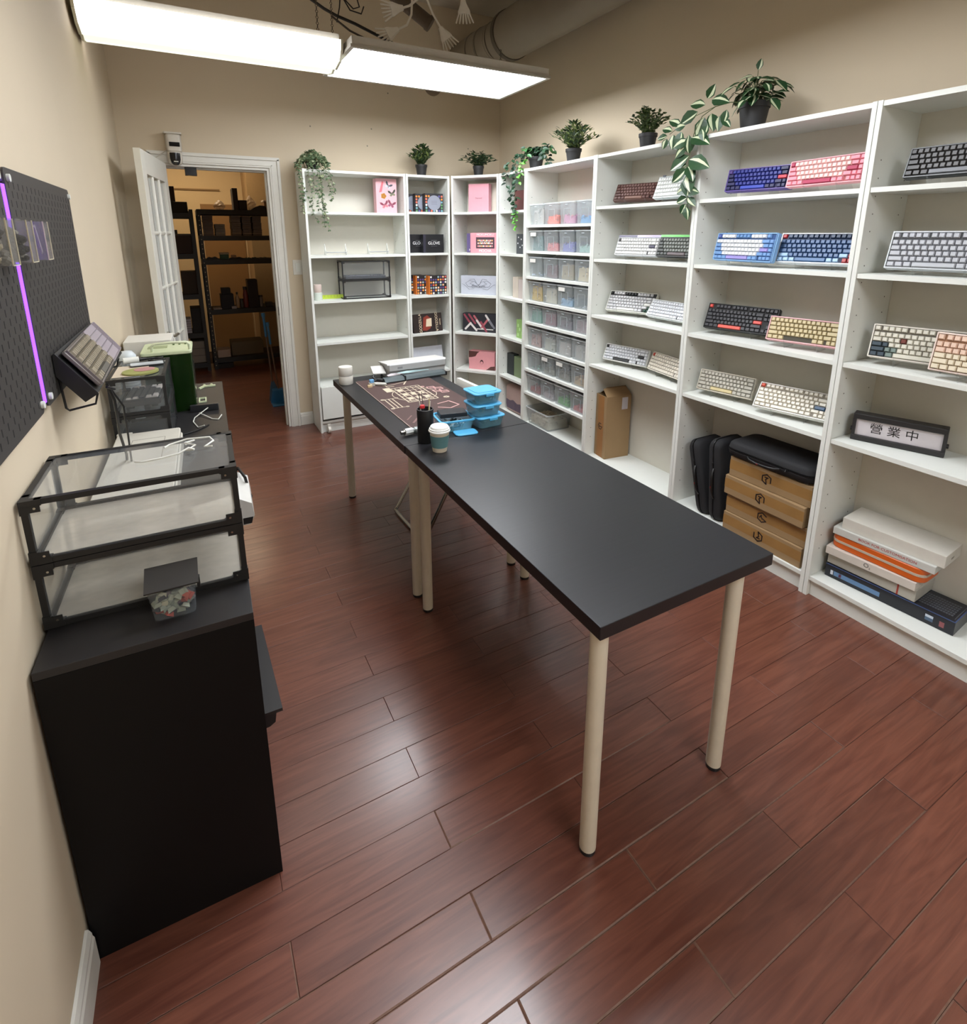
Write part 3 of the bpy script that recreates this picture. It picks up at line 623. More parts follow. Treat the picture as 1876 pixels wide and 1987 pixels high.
# ------------------------------------------------------------------ boxes on the shelves
def pbox(name, label, cat, loc, rz, w, d, h, m, tilt=0, group=None, art=None, bevel=.001):
    """printed box, local x across the front, y depth, z up; front face at y=0"""
    t = thing(name, label, cat, loc, rz, group); t.rotation_euler[0] = tilt
    B(0, w, 0, d, 0, h).build('box_body', m, t, bevel=bevel)
    if art: art(t, w, h)
    return t
def fquad(t, name, pts, m, dep=.0006, y=0):
    b = MB(); b.rings([[(x, y - dep, z) for x, z in pts], [(x, y, z) for x, z in pts]]); return b.build(name, m, t)
def rect(t, name, x0, x1, z0, z1, m, dep=.0006): return B(x0, x1, -dep, 0, z0, z1).build(name, m, t)
FT = Matrix.Rotation(PI / 2, 4, 'X')
def ftext(t, s, x, z, size, m, rot=0): return text(s, t, Matrix.Translation((x, -.0008, z)) @ FT @ Matrix.Rotation(rot, 4, 'Z'), size, m)
K = lambda n, c, r=.5: mat('ink_' + n, c, r, var=.03)
def butterfly(t, cx, cz, s, rot, c1, c2):
    b = MB()
    for k, (pts, m) in enumerate((([(0, 0), (.5, .7), (1, .9), (.95, .4), (.5, .0)], 0), ([(0, 0), (.5, -.05), (.75, -.4), (.4, -.7), (.1, -.4)], 1))):
        for sg in (-1, 1):
            q = []
            for x, z in pts:
                x *= sg * s; z *= s; q.append((cx + x * math.cos(rot) - z * math.sin(rot), cz + x * math.sin(rot) + z * math.cos(rot)))
            b.m = m; b.rings([[(x, -.0008 - .0002 * k, z) for x, z in q], [(x, 0, z) for x, z in q]])
    b.m = 0; b.box(cx - .002, cx + .002, -.0014, 0, cz - s * .5, cz + s * .4); b.build('butterfly_print', [c1, c2], t)
def art_butter(t, w, h):
    butterfly(t, w * .6, h * .8, .03, -.5, K('slate', (60, 70, 80)), K('pale', (190, 200, 206)))
    butterfly(t, w * .78, h * .58, .032, .2, K('olive', (56, 62, 50)), K('khaki', (120, 128, 100)))
    butterfly(t, w * .4, h * .24, .034, .3, K('wine', (130, 60, 80)), K('rosy', (220, 120, 130)))
    butterfly(t, w * .72, h * .26, .034, -.3, K('wine', (130, 60, 80)), K('plum', (150, 84, 110)))
    fquad(t, 'coral_print', [(w * .15, h * .6), (w * .3, h * .93), (w * .38, h * .9), (w * .28, h * .62)], K('coral', (226, 110, 120)))
    b = MB()
    for i in range(5):
        a = i * 1.256; b.lathe([(.001, 0), (.011, 0), (.009, .001), (.001, .001)], 8)
        b.v[-32:] = [Vector((w * .36 + .012 * math.cos(a) + v.x, -v.z * 1.2, h * .5 + .012 * math.sin(a) + v.y)) for v in b.v[-32:]]
    b.build('gold_flower', K('gold', (178, 120, 30)), t)
pbox('gift_box', 'tall pink box printed with butterflies on the top shelf of the wide bookcase', 'box', (1.405, 4.345, 1.7225), 0, .17, .07, .262, mat('pinkbox', (232, 178, 186), .5), art=art_butter)
def art_dots(cols, circ=None):
    def f(t, w, h):
        rnd = random.Random(int(w * 1000) + len(cols)); n = 7; st = w / n; k = 0; mz = int(h / st)
        mm = [K('d%d_%d_%d' % c, c) for c in cols]; b = MB()
        for i in range(n):
            for j in range(mz):
                if circ and (st * (i + .5) - w / 2) ** 2 + (st * (j + .5) - h / 2) ** 2 < (h * .42) ** 2: continue
                b.m = rnd.randrange(len(mm)); x = st * i + st * .12; z = st * j + st * .12; q = b.rr(x, x + st * .72, z, z + st * .72, st * .3, 2)
                b.rings([[(a, -.0007, c) for a, c in q], [(a, 0, c) for a, c in q]])
        b.build('pattern_print', mm, t)
        if circ:
            q = [(w / 2 + h * .4 * math.cos(a * PI / 12), h / 2 + h * .4 * math.sin(a * PI / 12)) for a in range(24)]; fquad(t, 'round_emblem', q, K('emblem', circ), .0012)
            b = MB()
            for z in (.42, .5, .58): b.box(w * .34, w * .66, -.0016, -.001, h * z, h * z + .003)
            b.build('printed_lines', K('embl2', (120, 122, 132)), t)
    return f
DK = mat('box_charcoal', (44, 44, 48), .5)
AD = art_dots([(222, 140, 60), (96, 150, 96), (92, 88, 150), (214, 110, 86), (225, 222, 214), (120, 170, 180)], (142, 146, 160))
for i, (x, y) in enumerate(((1.800, 4.300), (1.742, 4.368), (1.667, 4.436))):
    pbox('patterned_box', 'charcoal box with colourful dots and grey disc, %s of three on the top shelf' % ('foremost', 'middle', 'rearmost')[i], 'box', (x, y, 1.7355), 0, .16, .055, .148, DK, group='grey disc boxes', art=AD)
BKB = mat('box_black', (30, 30, 33), .35)
def art_glove(t, w, h):
    ftext(t, 'GLOVE', w * .52, h * .52, .034, K('white', (235, 235, 235))); rect(t, 'fine_print', w * .38, w * .66, h * .66, h * .675, K('greytx', (130, 130, 134))); rect(t, 'fine_print', w * .38, w * .66, h * .36, h * .372, K('greytx', (130, 130, 134)))
    rect(t, 'spine_stripe', 0, w * .12, 0, h, K('spine', (44, 42, 56)))
for i, (x, y) in enumerate(((1.775, 4.300), (1.668, 4.375))):
    pbox('lettered_box', 'black box with white lettering, %s of the pair on the second shelf' % ('front', 'rear')[i], 'box', (x, y, 1.4085), 0, .185, .06, .150, BKB, group='black lettered boxes', art=art_glove)
AO = art_dots([(230, 150, 70), (236, 232, 226), (214, 96, 84), (92, 70, 130), (240, 190, 150), (150, 180, 186), (40, 34, 34)])
OR = mat('orange_spine', (206, 112, 36), .5)
for i, (x, y) in enumerate(((1.826, 4.300), (1.735, 4.365), (1.662, 4.43))):
    t = pbox('patterned_box', 'black box with orange spine and mosaic print, %s of three on the third shelf' % ('front', 'middle', 'rear')[i], 'box', (x, y, 1.0605), .03, .158, .058, .158, mat('box_dk2', (38, 32, 32), .5), group='orange spine boxes', art=AO)
    B(-.0105, -.0005, -.0005, .058, 0, .158).build('spine', OR, t)
def art_kaiju(t, w, h):
    cr = K('creamtx', (226, 206, 176)); rd = K('brick', (134, 52, 38))
    fquad(t, 'abstract_panel', [(w * .3, h * .12), (w * .36, h * .8), (w * .5, h * .9), (w * .62, h * .72), (w * .58, h * .2), (w * .44, h * .08)], rd)
    fquad(t, 'abstract_panel', [(w * .42, h * .3), (w * .46, h * .7), (w * .64, h * .74), (w * .62, h * .3)], cr, .0009)
    ftext(t, 'GODZILLA', w * .24, h * .5, .034, cr, PI / 2); ftext(t, 'GODZILLA', w * .8, h * .52, .034, cr, -PI / 2); ftext(t, 'keycaps', w * .93, h * .5, .018, cr, -PI / 2)
pbox('printed_box', 'dark box with cream lettering turned sideways, leaning on the fourth shelf', 'box', (1.672, 4.300, .7385), .10, .28, .045, .160, mat('box_espresso', (42, 30, 28), .45), -.18, art=art_kaiju)
pbox('white_box', 'white box leaning back behind the scanner in the narrow bookcase', 'box', (1.665, 4.30, .4058), .06, .29, .04, .205, mat('box_pale', (208, 212, 220), .5), -.22)
# diagonal bookcase: positions along its front (s) and into it (n)
DE = Vector((math.cos(hz), math.sin(hz), 0)); DN = Vector((-math.sin(hz), math.cos(hz), 0)); DO = Vector((2.003, 4.232, 0))
def dloc(s, n, z): return tuple(DO + DE * s + DN * n + Vector((0, 0, z)))
pbox('white_box', 'tall white box standing behind the pink one on the top corner shelf', 'box', dloc(.085, .16, 1.7355), hz, .25, .05, .235, mat('box_cream', (222, 214, 200), .5))
pbox('pink_box', 'tall plain pink box with tiny grey lettering on the top corner shelf', 'box', dloc(.12, .08, 1.7355), hz, .18, .06, .222, mat('pinkbox2', (226, 160, 172), .5), art=lambda t, w, h: ftext(t, 'Diamond', w / 2, h / 2, .016, K('greytx2', (130, 104, 112))))
def art_mood(t, w, h):
    wt = K('white', (235, 235, 235)); rect(t, 'dark_window', w * .2, w * .9, h * .22, h * .78, K('winedark', (74, 56, 66)))
    b = MB(); cs = [K('c%d' % i, c) for i, c in enumerate(((236, 150, 150), (240, 200, 190), (232, 180, 120), (236, 226, 210)))]
    for i in range(9):
        for j in range(3):
            b.m = (i + j) % 4; x = w * .26 + i * w * .066; z = h * (.3 + j * .14); b.box(x, x + w * .05, -.0014, 0, z, z + h * .08)
    b.build('keycap_print', cs, t); ftext(t, 'MOKUMOKU', w * .55, h * .9, .026, wt); ftext(t, 'GLOVE', w * .55, h * .5, .03, wt); ftext(t, 'MOCHA', w * .55, h * .1, .03, wt)
pbox('purple_box', 'purple box peeking out behind the pink ones on the second corner shelf', 'box', dloc(.07, .15, 1.4085), hz, .25, .05, .158, mat('purplebox', (104, 92, 142), .5), art=lambda t, w, h: ftext(t, 'MOCHA', w * .3, h * .12, .03, K('white', (235, 235, 235))))
for i, (s, n) in enumerate(((.15, .055), (.125, .1))):
    pbox('pink_box', 'pink box with a dark window print, %s of the pair on the second corner shelf' % ('front', 'rear')[i], 'box', dloc(s, n, 1.4085), hz, .235, .042, .162, mat('pinkbox3', (228, 158, 168), .5), group='windowed pink boxes', art=art_mood)
def art_script(t, w, h):
    g = K('scriptgrey', (96, 100, 108)); b = MB()
    for sg in (-1, 1):
        for q in ([(0, .5), (.1, .68), (.25, .74), (.36, .6), (.3, .42), (.2, .4)], [(.05, .62), (.12, .84), (.25, .8)], [(.12, .32), (.26, .26), (.4, .5), (.47, .56)], [(.02, .4), (.14, .5), (.24, .58), (.16, .66)]):
            b.tube([(w / 2 + sg * x * w, -.0008, z * h) for x, z in q], .0012, 4)
    b.build('scroll_print', g, t); ftext(t, 'dimSum', w / 2, h * .44, .04, g); B(w * .45, w * .54, .001, .02, h, h + .001).build('lid_notch', g, t)
pbox('grey_box', 'pale grey box with a curled ornament on the third corner shelf', 'box', dloc(.045, .075, 1.0605), hz, .325, .07, .156, mat('greybox', (190, 194, 206), .5), art=art_script)
def art_sticks(t, w, h):
    cs = [K('st%d' % i, c) for i, c in enumerate(((150, 70, 84), (214, 208, 204), (178, 96, 104), (120, 120, 128)))]
    b = MB()
    for i, (x, z, L, a, m) in enumerate(((.14, .68, .1, -.9, 0), (.16, .3, .08, .8, 1), (.28, .7, .1, -.9, 0), (.33, .25, .08, -.8, 1), (.42, .66, .09, -.9, 2), (.5, .42, .09, -.9, 1), (.66, .5, .1, .9, 2), (.62, .3, .1, -1, 0), (.78, .66, .11, -.95, 1), (.86, .45, .08, -.95, 3))):
        b.m = m; dx, dz = math.cos(a) * L / 2, math.sin(a) * L / 2; q = (w * x, h * z); n = (-math.sin(a) * .0085, math.cos(a) * .0085)
        p = [(q[0] - dx - n[0], q[1] - dz - n[1]), (q[0] + dx - n[0], q[1] + dz - n[1]), (q[0] + dx * 1.12, q[1] + dz * 1.12), (q[0] + dx + n[0], q[1] + dz + n[1]), (q[0] - dx + n[0], q[1] - dz + n[1]), (q[0] - dx * 1.12, q[1] - dz * 1.12)]
        b.rings([[(x_, -.001 - .0001 * i, z_) for x_, z_ in p], [(x_, 0, z_) for x_, z_ in p]])
    b.build('stick_print', cs, t); rect(t, 'caption_bar', w * .42, w * .9, h * .14, h * .19, cs[1])
pbox('black_box', 'black box printed with crossing pink and white sticks on the fourth corner shelf', 'box', dloc(.062, .07, .7385), hz, .318, .06, .158, mat('box_blk2', (40, 40, 46), .5), art=art_sticks)
def art_pudding(t, w, h):
    br = K('mocha', (88, 54, 50)); fquad(t, 'brown_corner', [(0, h), (w * .42, h), (w * .33, h * .9), (w * .26, h * .72), (w * .12, h * .66), (0, h * .64)], br)
    fquad(t, 'brown_corner', [(w, 0), (w * .66, 0), (w * .74, h * .08), (w * .84, h * .2), (w, h * .24)], br)
    q = [(w * .5 + .016 * math.cos(a * PI / 8), h * .42 + .02 * math.sin(a * PI / 8)) for a in range(16)]; fquad(t, 'emblem', q, K('embl_dark', (60, 30, 36)), .0008)
    q = [(w * .5 + .012 * math.cos(a * PI / 8), h * .38 + .013 * math.sin(a * PI / 8)) for a in range(16)]; fquad(t, 'emblem_inner', q, mat('pinkbox4', (230, 160, 164), .5), .0012)
pbox('pink_box', 'pink box with brown wavy corners on the fifth corner shelf', 'box', dloc(.118, .07, .4055), hz, .245, .08, .16, mat('pinkbox4', (230, 160, 164), .5), art=art_pudding)
pbox('small_box', 'small dark patterned box half hidden beside the pink and brown box', 'box', dloc(.37, .09, .4055), hz, .03, .05, .06, DK)
# narrow case on the right wall
def ibox(label, y, z, wd, h, m, x=.075, d=.05, art=None, name='box'): return pbox(name, label, 'box', (XF + x, y, z + .0005), Rz, wd, d, h, m, art=art)
ibox('dark red box mostly hidden by the hanging ivy', 3.79, 1.735, .2, .15, mat('b_red', (110, 62, 60), .5), name='red_box')
ibox('dark grey box with a white speckled emblem near the hanging ivy', 3.752, 1.408, .16, .152, mat('b_dg', (72, 76, 80), .5), name='dark_box',
     art=lambda t, w, h: [rect(t, 'speck_print', w * a, w * a + .012, h * b_, h * b_ + .01, K('white', (235, 235, 235))) for a, b_ in ((.15, .8), (.3, .3), (.1, .5), (.5, .4), (.4, .7), (.7, .25))])
ibox('cream box standing left of two paler ones beside the tub shelves', 3.80, 1.06, .08, .165, mat('b_cream', (212, 200, 186), .5), name='cream_box')
ibox('rose grey box beside the tub shelves', 3.715, 1.06, .08, .15, mat('b_rosegrey', (196, 184, 178), .5), name='rose_box')
ibox('lime green box with a swirl print beside the tub shelves', 3.735, .738, .16, .15, mat('b_lime', (150, 190, 110), .5), name='green_box',
     art=lambda t, w, h: [rect(t, 'swirl_print', w * a, w * a + .02, h * b_, h * b_ + .025, K('limelt', (184, 220, 150))) for a, b_ in ((.1, .1), (.25, .4), (.1, .6), (.5, .2))])
ibox('near-black box standing beside the sage green one', 3.875, .405, .105, .18, mat('b_nb', (30, 38, 38), .45), name='dark_box')
ibox('sage green box on the fifth shelf of the narrow right case', 3.765, .405, .16, .17, mat('b_sage', (112, 130, 92), .5), name='sage_box')
t = thing('cushion', 'small rounded pink and grey cushion case on the lowest narrow shelf', 'case', (XF + .05, 3.86, .0975), Rz)
b = MB(); R = []
for y, k in ((0, .86), (.012, .98), (.045, 1), (.075, .98), (.087, .86)): R.append([(.14 + (x - .14) * k, y, .115 + (z - .115) * k) for x, z in b.rr(0, .28, 0, .23, .035, 4)])
b.rings(R); b.build('cover', mat('cushion_pink', (184, 158, 150), .8, var=.1, scale=6), t, smooth=50)
b = MB(); b.rings([[(x, -.0012, z) for x, z in ((.03, .025), (.25, .025), (.262, .06), (.24, .1), (.19, .09), (.13, .11), (.08, .095), (.02, .1), (.02, .05))], [(x, .003, z) for x, z in ((.03, .025), (.25, .025), (.262, .06), (.24, .1), (.19, .09), (.13, .11), (.08, .095), (.02, .1), (.02, .05))]])
b.build('dusk_print', mat('cushion_dusk', (112, 96, 106), .8, c2=(80, 70, 90), scale=20), t)

# wide bookcase contents
for i, x in enumerate((.985, 1.325)):
    t = thing('acrylic_stand', 'empty clear acrylic stand, %s of two on the second shelf of the wide bookcase' % ('left', 'right')[i], 'stand', (x, 4.33, 1.4025), 0, 'empty acrylic stands')
    for xx in (0, .16):
        b = MB(); b.rings([[(xx + k, y, z) for y, z in ((0, 0), (.0, .018), (-.004, .03), (.002, .03), (.012, .02), (.04, .085), (.046, .085), (.06, 0))] for k in (-.002, .002)]); b.build('arm', glass('stand_frost', (226, 230, 226), .45, .2), t)
    b = MB(); b.cyl((0, .012, .02), (.16, .012, .02), .004, n=8); b.build('rod', mat('rod_grey', (150, 152, 152), .3), t)
b = MB(); b.lathe([(.001, 0), (.03, 0), (.031, .003), (.031, .058), (.029, .06), (.001, .06)], 22)
o = b.build('white_jar', mat('jar_white', (214, 222, 212), .4), smooth=40); o.location = (.905, 4.345, 1.0605); tag(o, 'short white jar under a pink one on the wide bookcase', 'jar')
b = MB(); b.lathe([(.001, 0), (.028, 0), (.029, .003), (.029, .058), (.027, .061), (.001, .061)], 22)
o = b.build('pink_jar', mat('jar_pink', (212, 192, 182), .4), smooth=40); o.location = (.905, 4.345, 1.1209); tag(o, 'pale pink jar stacked on a white jar', 'jar')
t = thing('green_ruler_block', 'bright lime ruler-like strip lying behind the black frame', 'ruler', (.945, 4.40, 1.0605))
B(0, .17, 0, .02, 0, .03).build('strip', mat('lime_strip', (186, 208, 66), .5), t)
for i in range(6): B(.02 + i * .025, .022 + i * .025, -.0006, 0, .012, .03).build('tick', K('tick', (120, 140, 60)), t)
def frame_case(name, label, loc, rz, W, D, levels, bar=.009, blk=.024, group=None, open_front=False):
    """stacked display case of black bars, corner blocks and clear sheets; x 0..W, y 0..D"""
    t = thing(name, label, 'display case', loc, rz, group); hb = bar / 2
    prev = 0
    for li, h in enumerate(levels):
        z0, z1 = prev, prev + h; b0 = z0 + (.001 if li else 0)
        for x in (0, W):
            for y in (0, D):
                B(x - hb, x + hb, y - hb, y + hb, b0 + blk * .6, z1 - blk * .6).build('post', M_MBLACK, t)
        for z in (b0 + hb, z1 - hb - .001):
            b = MB()
            for y in (0, D): b.box(blk * .6, W - blk * .6, y - hb, y + hb, z - hb, z + hb)
            for x in (0, W): b.box(x - hb, x + hb, blk * .6, D - blk * .6, z - hb, z + hb)
            b.build('frame_bars', M_MBLACK, t)
            for x in (0, W):
                for y in (0, D):
                    sx, sy, sz = (1 if x == 0 else -1), (1 if y == 0 else -1), (1 if z < (z0 + z1) / 2 else -1)
                    b = MB(); zz = z - sz * hb; e = .0015
                    def sb(a0, a1, c0, c1, d0, d1):
                        b.box(min(x + sx * a0, x + sx * a1), max(x + sx * a0, x + sx * a1), min(y + sy * c0, y + sy * c1), max(y + sy * c0, y + sy * c1), min(zz + sz * d0, zz + sz * d1), max(zz + sz * d0, zz + sz * d1))
                    q = hb + e; sb(-q, blk, -q, q, 0, bar + e); sb(-q, q, q, blk, 0, bar + e); sb(-q, q, -q, q, bar, blk); sb(q, blk * .9, -q, -q + .003, bar, blk * .9)
                    cx = x + sx * blk * .6; b.build('corner_block', M_MBLACK, t)
                    if name == 'display_case' and W > .3:
                        b = MB(); b.cyl((cx, y - sy * (q + .001), zz + sz * blk * .6), (cx, y - sy * (q - .001), zz + sz * blk * .6), .0025, n=8); b.build('screw', M_CHROME, t)
        for nm, q in (('side_sheet', (-.0012, .0012, hb, D - hb, b0 + bar, z1 - bar)), ('side_sheet', (W - .0012, W + .0012, hb, D - hb, b0 + bar, z1 - bar)), ('front_sheet', (hb, W - hb, -.0012, .0012, b0 + bar, z1 - bar)), ('back_sheet', (hb, W - hb, D - .0012, D + .0012, b0 + bar, z1 - bar))):
            if not (open_front and nm == 'front_sheet'): B(*q).build(nm, M_CLEAR, t)
        B(hb, W - hb, hb, D - hb, z1 - .0045, z1 - .002).build('top_sheet', M_CLEAR, t)
        if W > .375: B(hb, W - hb, hb, D - hb, b0 + .003, b0 + .0045).build('reflection_sheet', glass('reflection_sheet', (222, 214, 200), .42), t)  # pale sheet paints in the bright room reflections on the clear tiers
        prev = z1
    return t
frame_case('display_case', 'two-tier black frame case with a dark keyboard on the wide bookcase', (1.092, 4.295, 1.0605), -.06, .372, .17, (.148, .148), .009, .02)
keyboard('dark navy keyboard lying on the middle tier of the small black frame case', T(1.115, 4.31, 1.2325, 0, 0, -.06), '65', (38, 42, 54), c_simple((60, 64, 76), (48, 52, 64)), .325, .125, False)

# ------------------------------------------------------------------ lower bays of the right wall cases
M_CARD = mat('cardboard', (152, 124, 88), .8, var=.06, scale=14); M_TAPE = mat('parcel_tape', (150, 100, 44), .3); M_INK = mat('box_ink', (34, 22, 18), .6)
def hexlogo(parent, M, s, m=None, flip=False):
    """hexagon outline with a gap and an inner bar, as printed on the shipping cartons"""
    b = MB(); P = [(s * math.cos(a), s * math.sin(a)) for a in [PI / 2 + i * PI / 3 for i in range(6)]]
    def bar(p, q, wd):
        p = Vector((*p, 0)); q = Vector((*q, 0)); d = (q - p).normalized(); n = Vector((-d.y, d.x, 0)) * wd / 2; p = p - d * wd * .3; q = q + d * wd * .3
        b.rings([[(v.x, v.y, z) for v in (p - n, q - n, q + n, p + n)] for z in (0, .0006)])
    wd = s * .24
    for i in range(6):
        if i == 3: continue
        bar(P[i], P[(i + 1) % 6], wd)
    bar((-s * .38, s * .35), (s * .3, s * .35), wd); bar((s * .1, s * .28), (-s * .22, -s * .2), wd); bar((P[3][0] + s * .02, P[3][1]), (-s * .1, -s * .28), wd)
    o = b.build('printed_logo', m or M_INK, parent); o.matrix_local = M; return o
# flat shipping cartons, local x toward the camera
zc = .0965
for i, (x, yh, h, rz_) in enumerate(((.014, 1.632, .098, 0), (.022, 1.630, .098, .01), (.008, 1.640, .098, -.012), (.018, 1.630, .1, .014))):
    t = thing('shipping_carton', 'flat brown shipping carton with hexagon logo, %s of the stack of four' % ['bottom', 'second from the bottom', 'third from the bottom', 'top'][i], 'carton', (XF + x, yh, zc), Rz + rz_, 'flat brown cartons')
    Wc = .405
    B(0, Wc, 0, .235, 0, h - .001).build('carton', M_CARD, t, bevel=.002)
    b = MB(); b.box(.0, Wc, -.0005, 0, h * .34, h * .82); b.box(-.0005, 0, .0, .12, h * .34, h * .8); b.build('tape', mat('tape_clear', (168, 128, 76), .25, var=.2, scale=9, coat=.5), t)
    hexlogo(t, Matrix.Translation((.195, -.0006, h * .52)) @ FT @ Matrix.Rotation(PI if i == 0 else (PI / 3 if i == 1 else 0), 4, 'Z'), .024)
    if i == 3:
        B(.25, Wc - .03, .01, .1, h - .001, h - .0004).build('shipping_label', mat('label_white', (206, 204, 214), .5), t)
    zc += h
def case_mesh(b, W, D, H, r):
    """soft zip case lying flat: rounded pillow box"""
    R = []
    for z, k in ((0, .018), (.012, .004), (H * .42, 0), (H * .47, .003), (H * .53, .003), (H * .58, 0), (H - .014, .004), (H - .004, .012), (H, .026)):
        R.append([(x, y, z) for x, y in b.rr(k, W - k, k, D - k, r - k * .4, 5)])
    b.rings(R)
M_FAB = mat('case_fabric', (26, 26, 29), .8, bump=.2, scale=200)
def zipcase(label, M, W, D, H, handle=True):
    t = thing('zip_case', label, 'case'); t.matrix_world = M
    b = MB(); case_mesh(b, W, D, H, .045); b.build('shell', M_FAB, t, smooth=45)
    b = MB(); R = b.rr(-.0015, W + .0015, -.0015, D + .0015, .046, 5); b.rings([[(x, y, z) for x, y in R] for z in (H * .485, H * .515)]); b.build('zip', mat('zip_black', (14, 14, 15), .4), t)
    b = MB(); b.box(W * .72, W * .75, -.006, -.001, H * .46, H * .54); b.tube([(W * .735, -.006, H * .5), (W * .735, -.012, H * .42), (W * .735, -.01, H * .34)], .002, 6); b.build('zip_pull', M_MBLACK, t)
    if handle:
        b = MB(); b.tube([(W * .3, -.004, H * .4), (W * .34, -.018, H * .36), (W * .42, -.026, H * .34), (W * .54, -.026, H * .34), (W * .62, -.018, H * .36), (W * .66, -.004, H * .4)], .006, 8); b.build('handle', mat('zip_black', (14, 14, 15), .4), t, smooth=60)
        B(W * .44, W * .46, -.0335, -.032, H * .33, H * .37).build('rivet', K('zip_red', (150, 40, 40)), t)
    return t
zipcase('black zip case lying on top of the four brown cartons', T(XF + .0, 1.655, zc + .0015, 0, 0, Rz + .02), .43, .24, .078)
# two upright cases leaning beside the cartons
for i, (y, x, th2) in enumerate(((1.742, .028, .25), (1.662, .022, .10))):
    # local x (long) -> up, local y -> into the shelf, local z (thickness) -> away from the camera
    ex = Vector((0, math.sin(th2), math.cos(th2))); ey = Vector((1, 0, 0)); ez = ex.cross(ey)
    M = Matrix(((ex.x, ey.x, ez.x, XF + x), (ex.y, ey.y, ez.y, y), (ex.z, ey.z, ez.z, .0985), (0, 0, 0, 1)))
    zipcase('black zip case standing upright, %s of the pair beside the cartons' % ('farther' if i == 0 else 'nearer'), M, .41 + .03 * i, .215, .074)
# tall open carton in the next bay
t = thing('open_carton', 'tall narrow cardboard box with open flap and hexagon logo on its taped edge', 'carton', (2.342, 2.716, .0965), 0)
w0, d0, h0 = .12, .19, .43     # x: taped narrow side, y: long side toward the back
t.rotation_euler[2] = math.radians(-97)
b = MB(); b.box(0, w0, 0, .0025, 0, h0); b.box(0, w0, d0 - .0025, d0, 0, h0 + .0); b.box(0, .0025, .0025, d0 - .0025, 0, h0); b.box(w0 - .0025, w0, .0025, d0 - .0025, 0, h0); b.box(.0025, w0 - .0025, .0025, d0 - .0025, 0, .004)
b.build('carton', M_CARD, t)
b = MB(); b.add([(w0, 0, h0), (w0, d0, h0), (w0 * .52, d0 - .005, h0 + .045), (w0 * .52, .006, h0 + .045), (w0 - .002, 0, h0 - .002), (w0 - .002, d0, h0 - .002), (w0 * .52 - .002, d0 - .005, h0 + .043), (w0 * .52 - .002, .006, h0 + .043)], [(0, 1, 2, 3), (4, 7, 6, 5), (0, 3, 7, 4), (1, 5, 6, 2), (2, 6, 7, 3), (0, 4, 5, 1)])
b.build('flap', M_CARD, t)
b = MB(); b.add([(0, .03, h0), (0, d0, h0), (w0 * .5, d0 - .005, h0 + .05), (w0 * .5, .035, h0 + .05), (.002, .03, h0 - .002), (.002, d0, h0 - .002), (w0 * .5 + .001, d0 - .005, h0 + .047), (w0 * .5 + .001, .035, h0 + .047)], [(0, 1, 2, 3), (4, 7, 6, 5), (0, 3, 7, 4), (1, 5, 6, 2), (2, 6, 7, 3), (0, 4, 5, 1)])
b.build('flap', M_CARD, t)
B(w0 * .2, w0 * .76, -.0006, 0, 0, h0 - .004).build('tape', M_TAPE, t)
hexlogo(t, Matrix.Translation((w0 * .47, -.0007, h0 * .5)) @ FT @ Matrix.Rotation(PI / 2, 4, 'Z'), .022)
B(w0, w0 + .0006, d0 * .62, d0 * .86, h0 * .78, h0 * .97).build('shipping_label', mat('label_grey', (196, 190, 196), .5), t)

# open sign in the right bookcase
t = thing('open_sign', 'black framed tabletop sign with black Chinese characters on white', 'sign', (2.335, 1.137, .7355), math.atan2(.868 - 1.137, 2.425 - 2.335))
L_ = .30
M_SG = mat('sign_black', (38, 37, 38), .45)
b = MB(); b.box(0, L_, 0, .058, 0, .022); b.box(0, L_, .004, .056, .089, .112); b.build('frame', M_SG, t, bevel=.003)
for x in (0, L_ - .012): B(x, x + .012, .004, .056, .022, .089).build('frame_end', M_SG, t)
for x in (-.007, L_): 
    b = MB(); b.cyl((x, .03, .04), (x + .007, .03, .04), .009, n=12); b.build('pivot_knob', M_SG, t)
B(.012, L_ - .012, .014, .018, .022, .089).build('sign_face', mat('sign_face', (206, 200, 204), .35), t)
text('營 業 中', t, Matrix.Translation((L_ * .46, .0136, .056)) @ FT, .045, mat('sign_ink', (16, 14, 14), .5))
# stacked boxes on the bottom shelf, right bookcase
def flat(label, x, y, z, L, D, h, rz_, m, name='flat_box', bevel=.0015, r=0):
    t = thing(name, label, 'box', (x, y, z), Rz + rz_); b = MB()
    if r: b.rbox(0, L, 0, D, 0, h, r, .004, 4)
    else: b.box(0, L, 0, D, 0, h)
    b.build('box_body', m, t, smooth=40 if r else None, bevel=0 if r else bevel); return t
z = .0968
t = flat('long black box with blue print at the bottom of the stack on the lowest shelf', 2.335, 1.148, z, .455, .162, .058, .07, mat('blk_box', (28, 30, 38), .3)); h = .058
rect(t, 'blue_stripe', .035, .21, .016, .036, K('denim', (96, 130, 170))); rect(t, 'letter_print', .022, .032, .016, .036, K('white2', (200, 204, 214))); rect(t, 'red_dot', .055, .065, .018, .034, K('reddot', (150, 40, 50)))
rect(t, 'sticker', .365, .39, .03, .04, K('paleblue', (190, 200, 214))); rect(t, 'sticker', .365, .39, .016, .03, K('steelblue', (80, 100, 124))); rect(t, 'logo_print', .41, .425, .014, .036, K('rust', (140, 80, 84)))
b = MB()
for i in range(6):
    for j in range(15):
        b.box(.31 + j * .0085, .316 + j * .0085, .035 + i * .017, .045 + i * .017, h, h + .0003)
b.box(.30, .302, .02, .15, h, h + .0004); b.box(.30, .44, .148, .149, h, h + .0004); b.box(.445, .447, .02, .15, h, h + .0004); b.build('table_print', K('tableink', (84, 88, 96)), t)
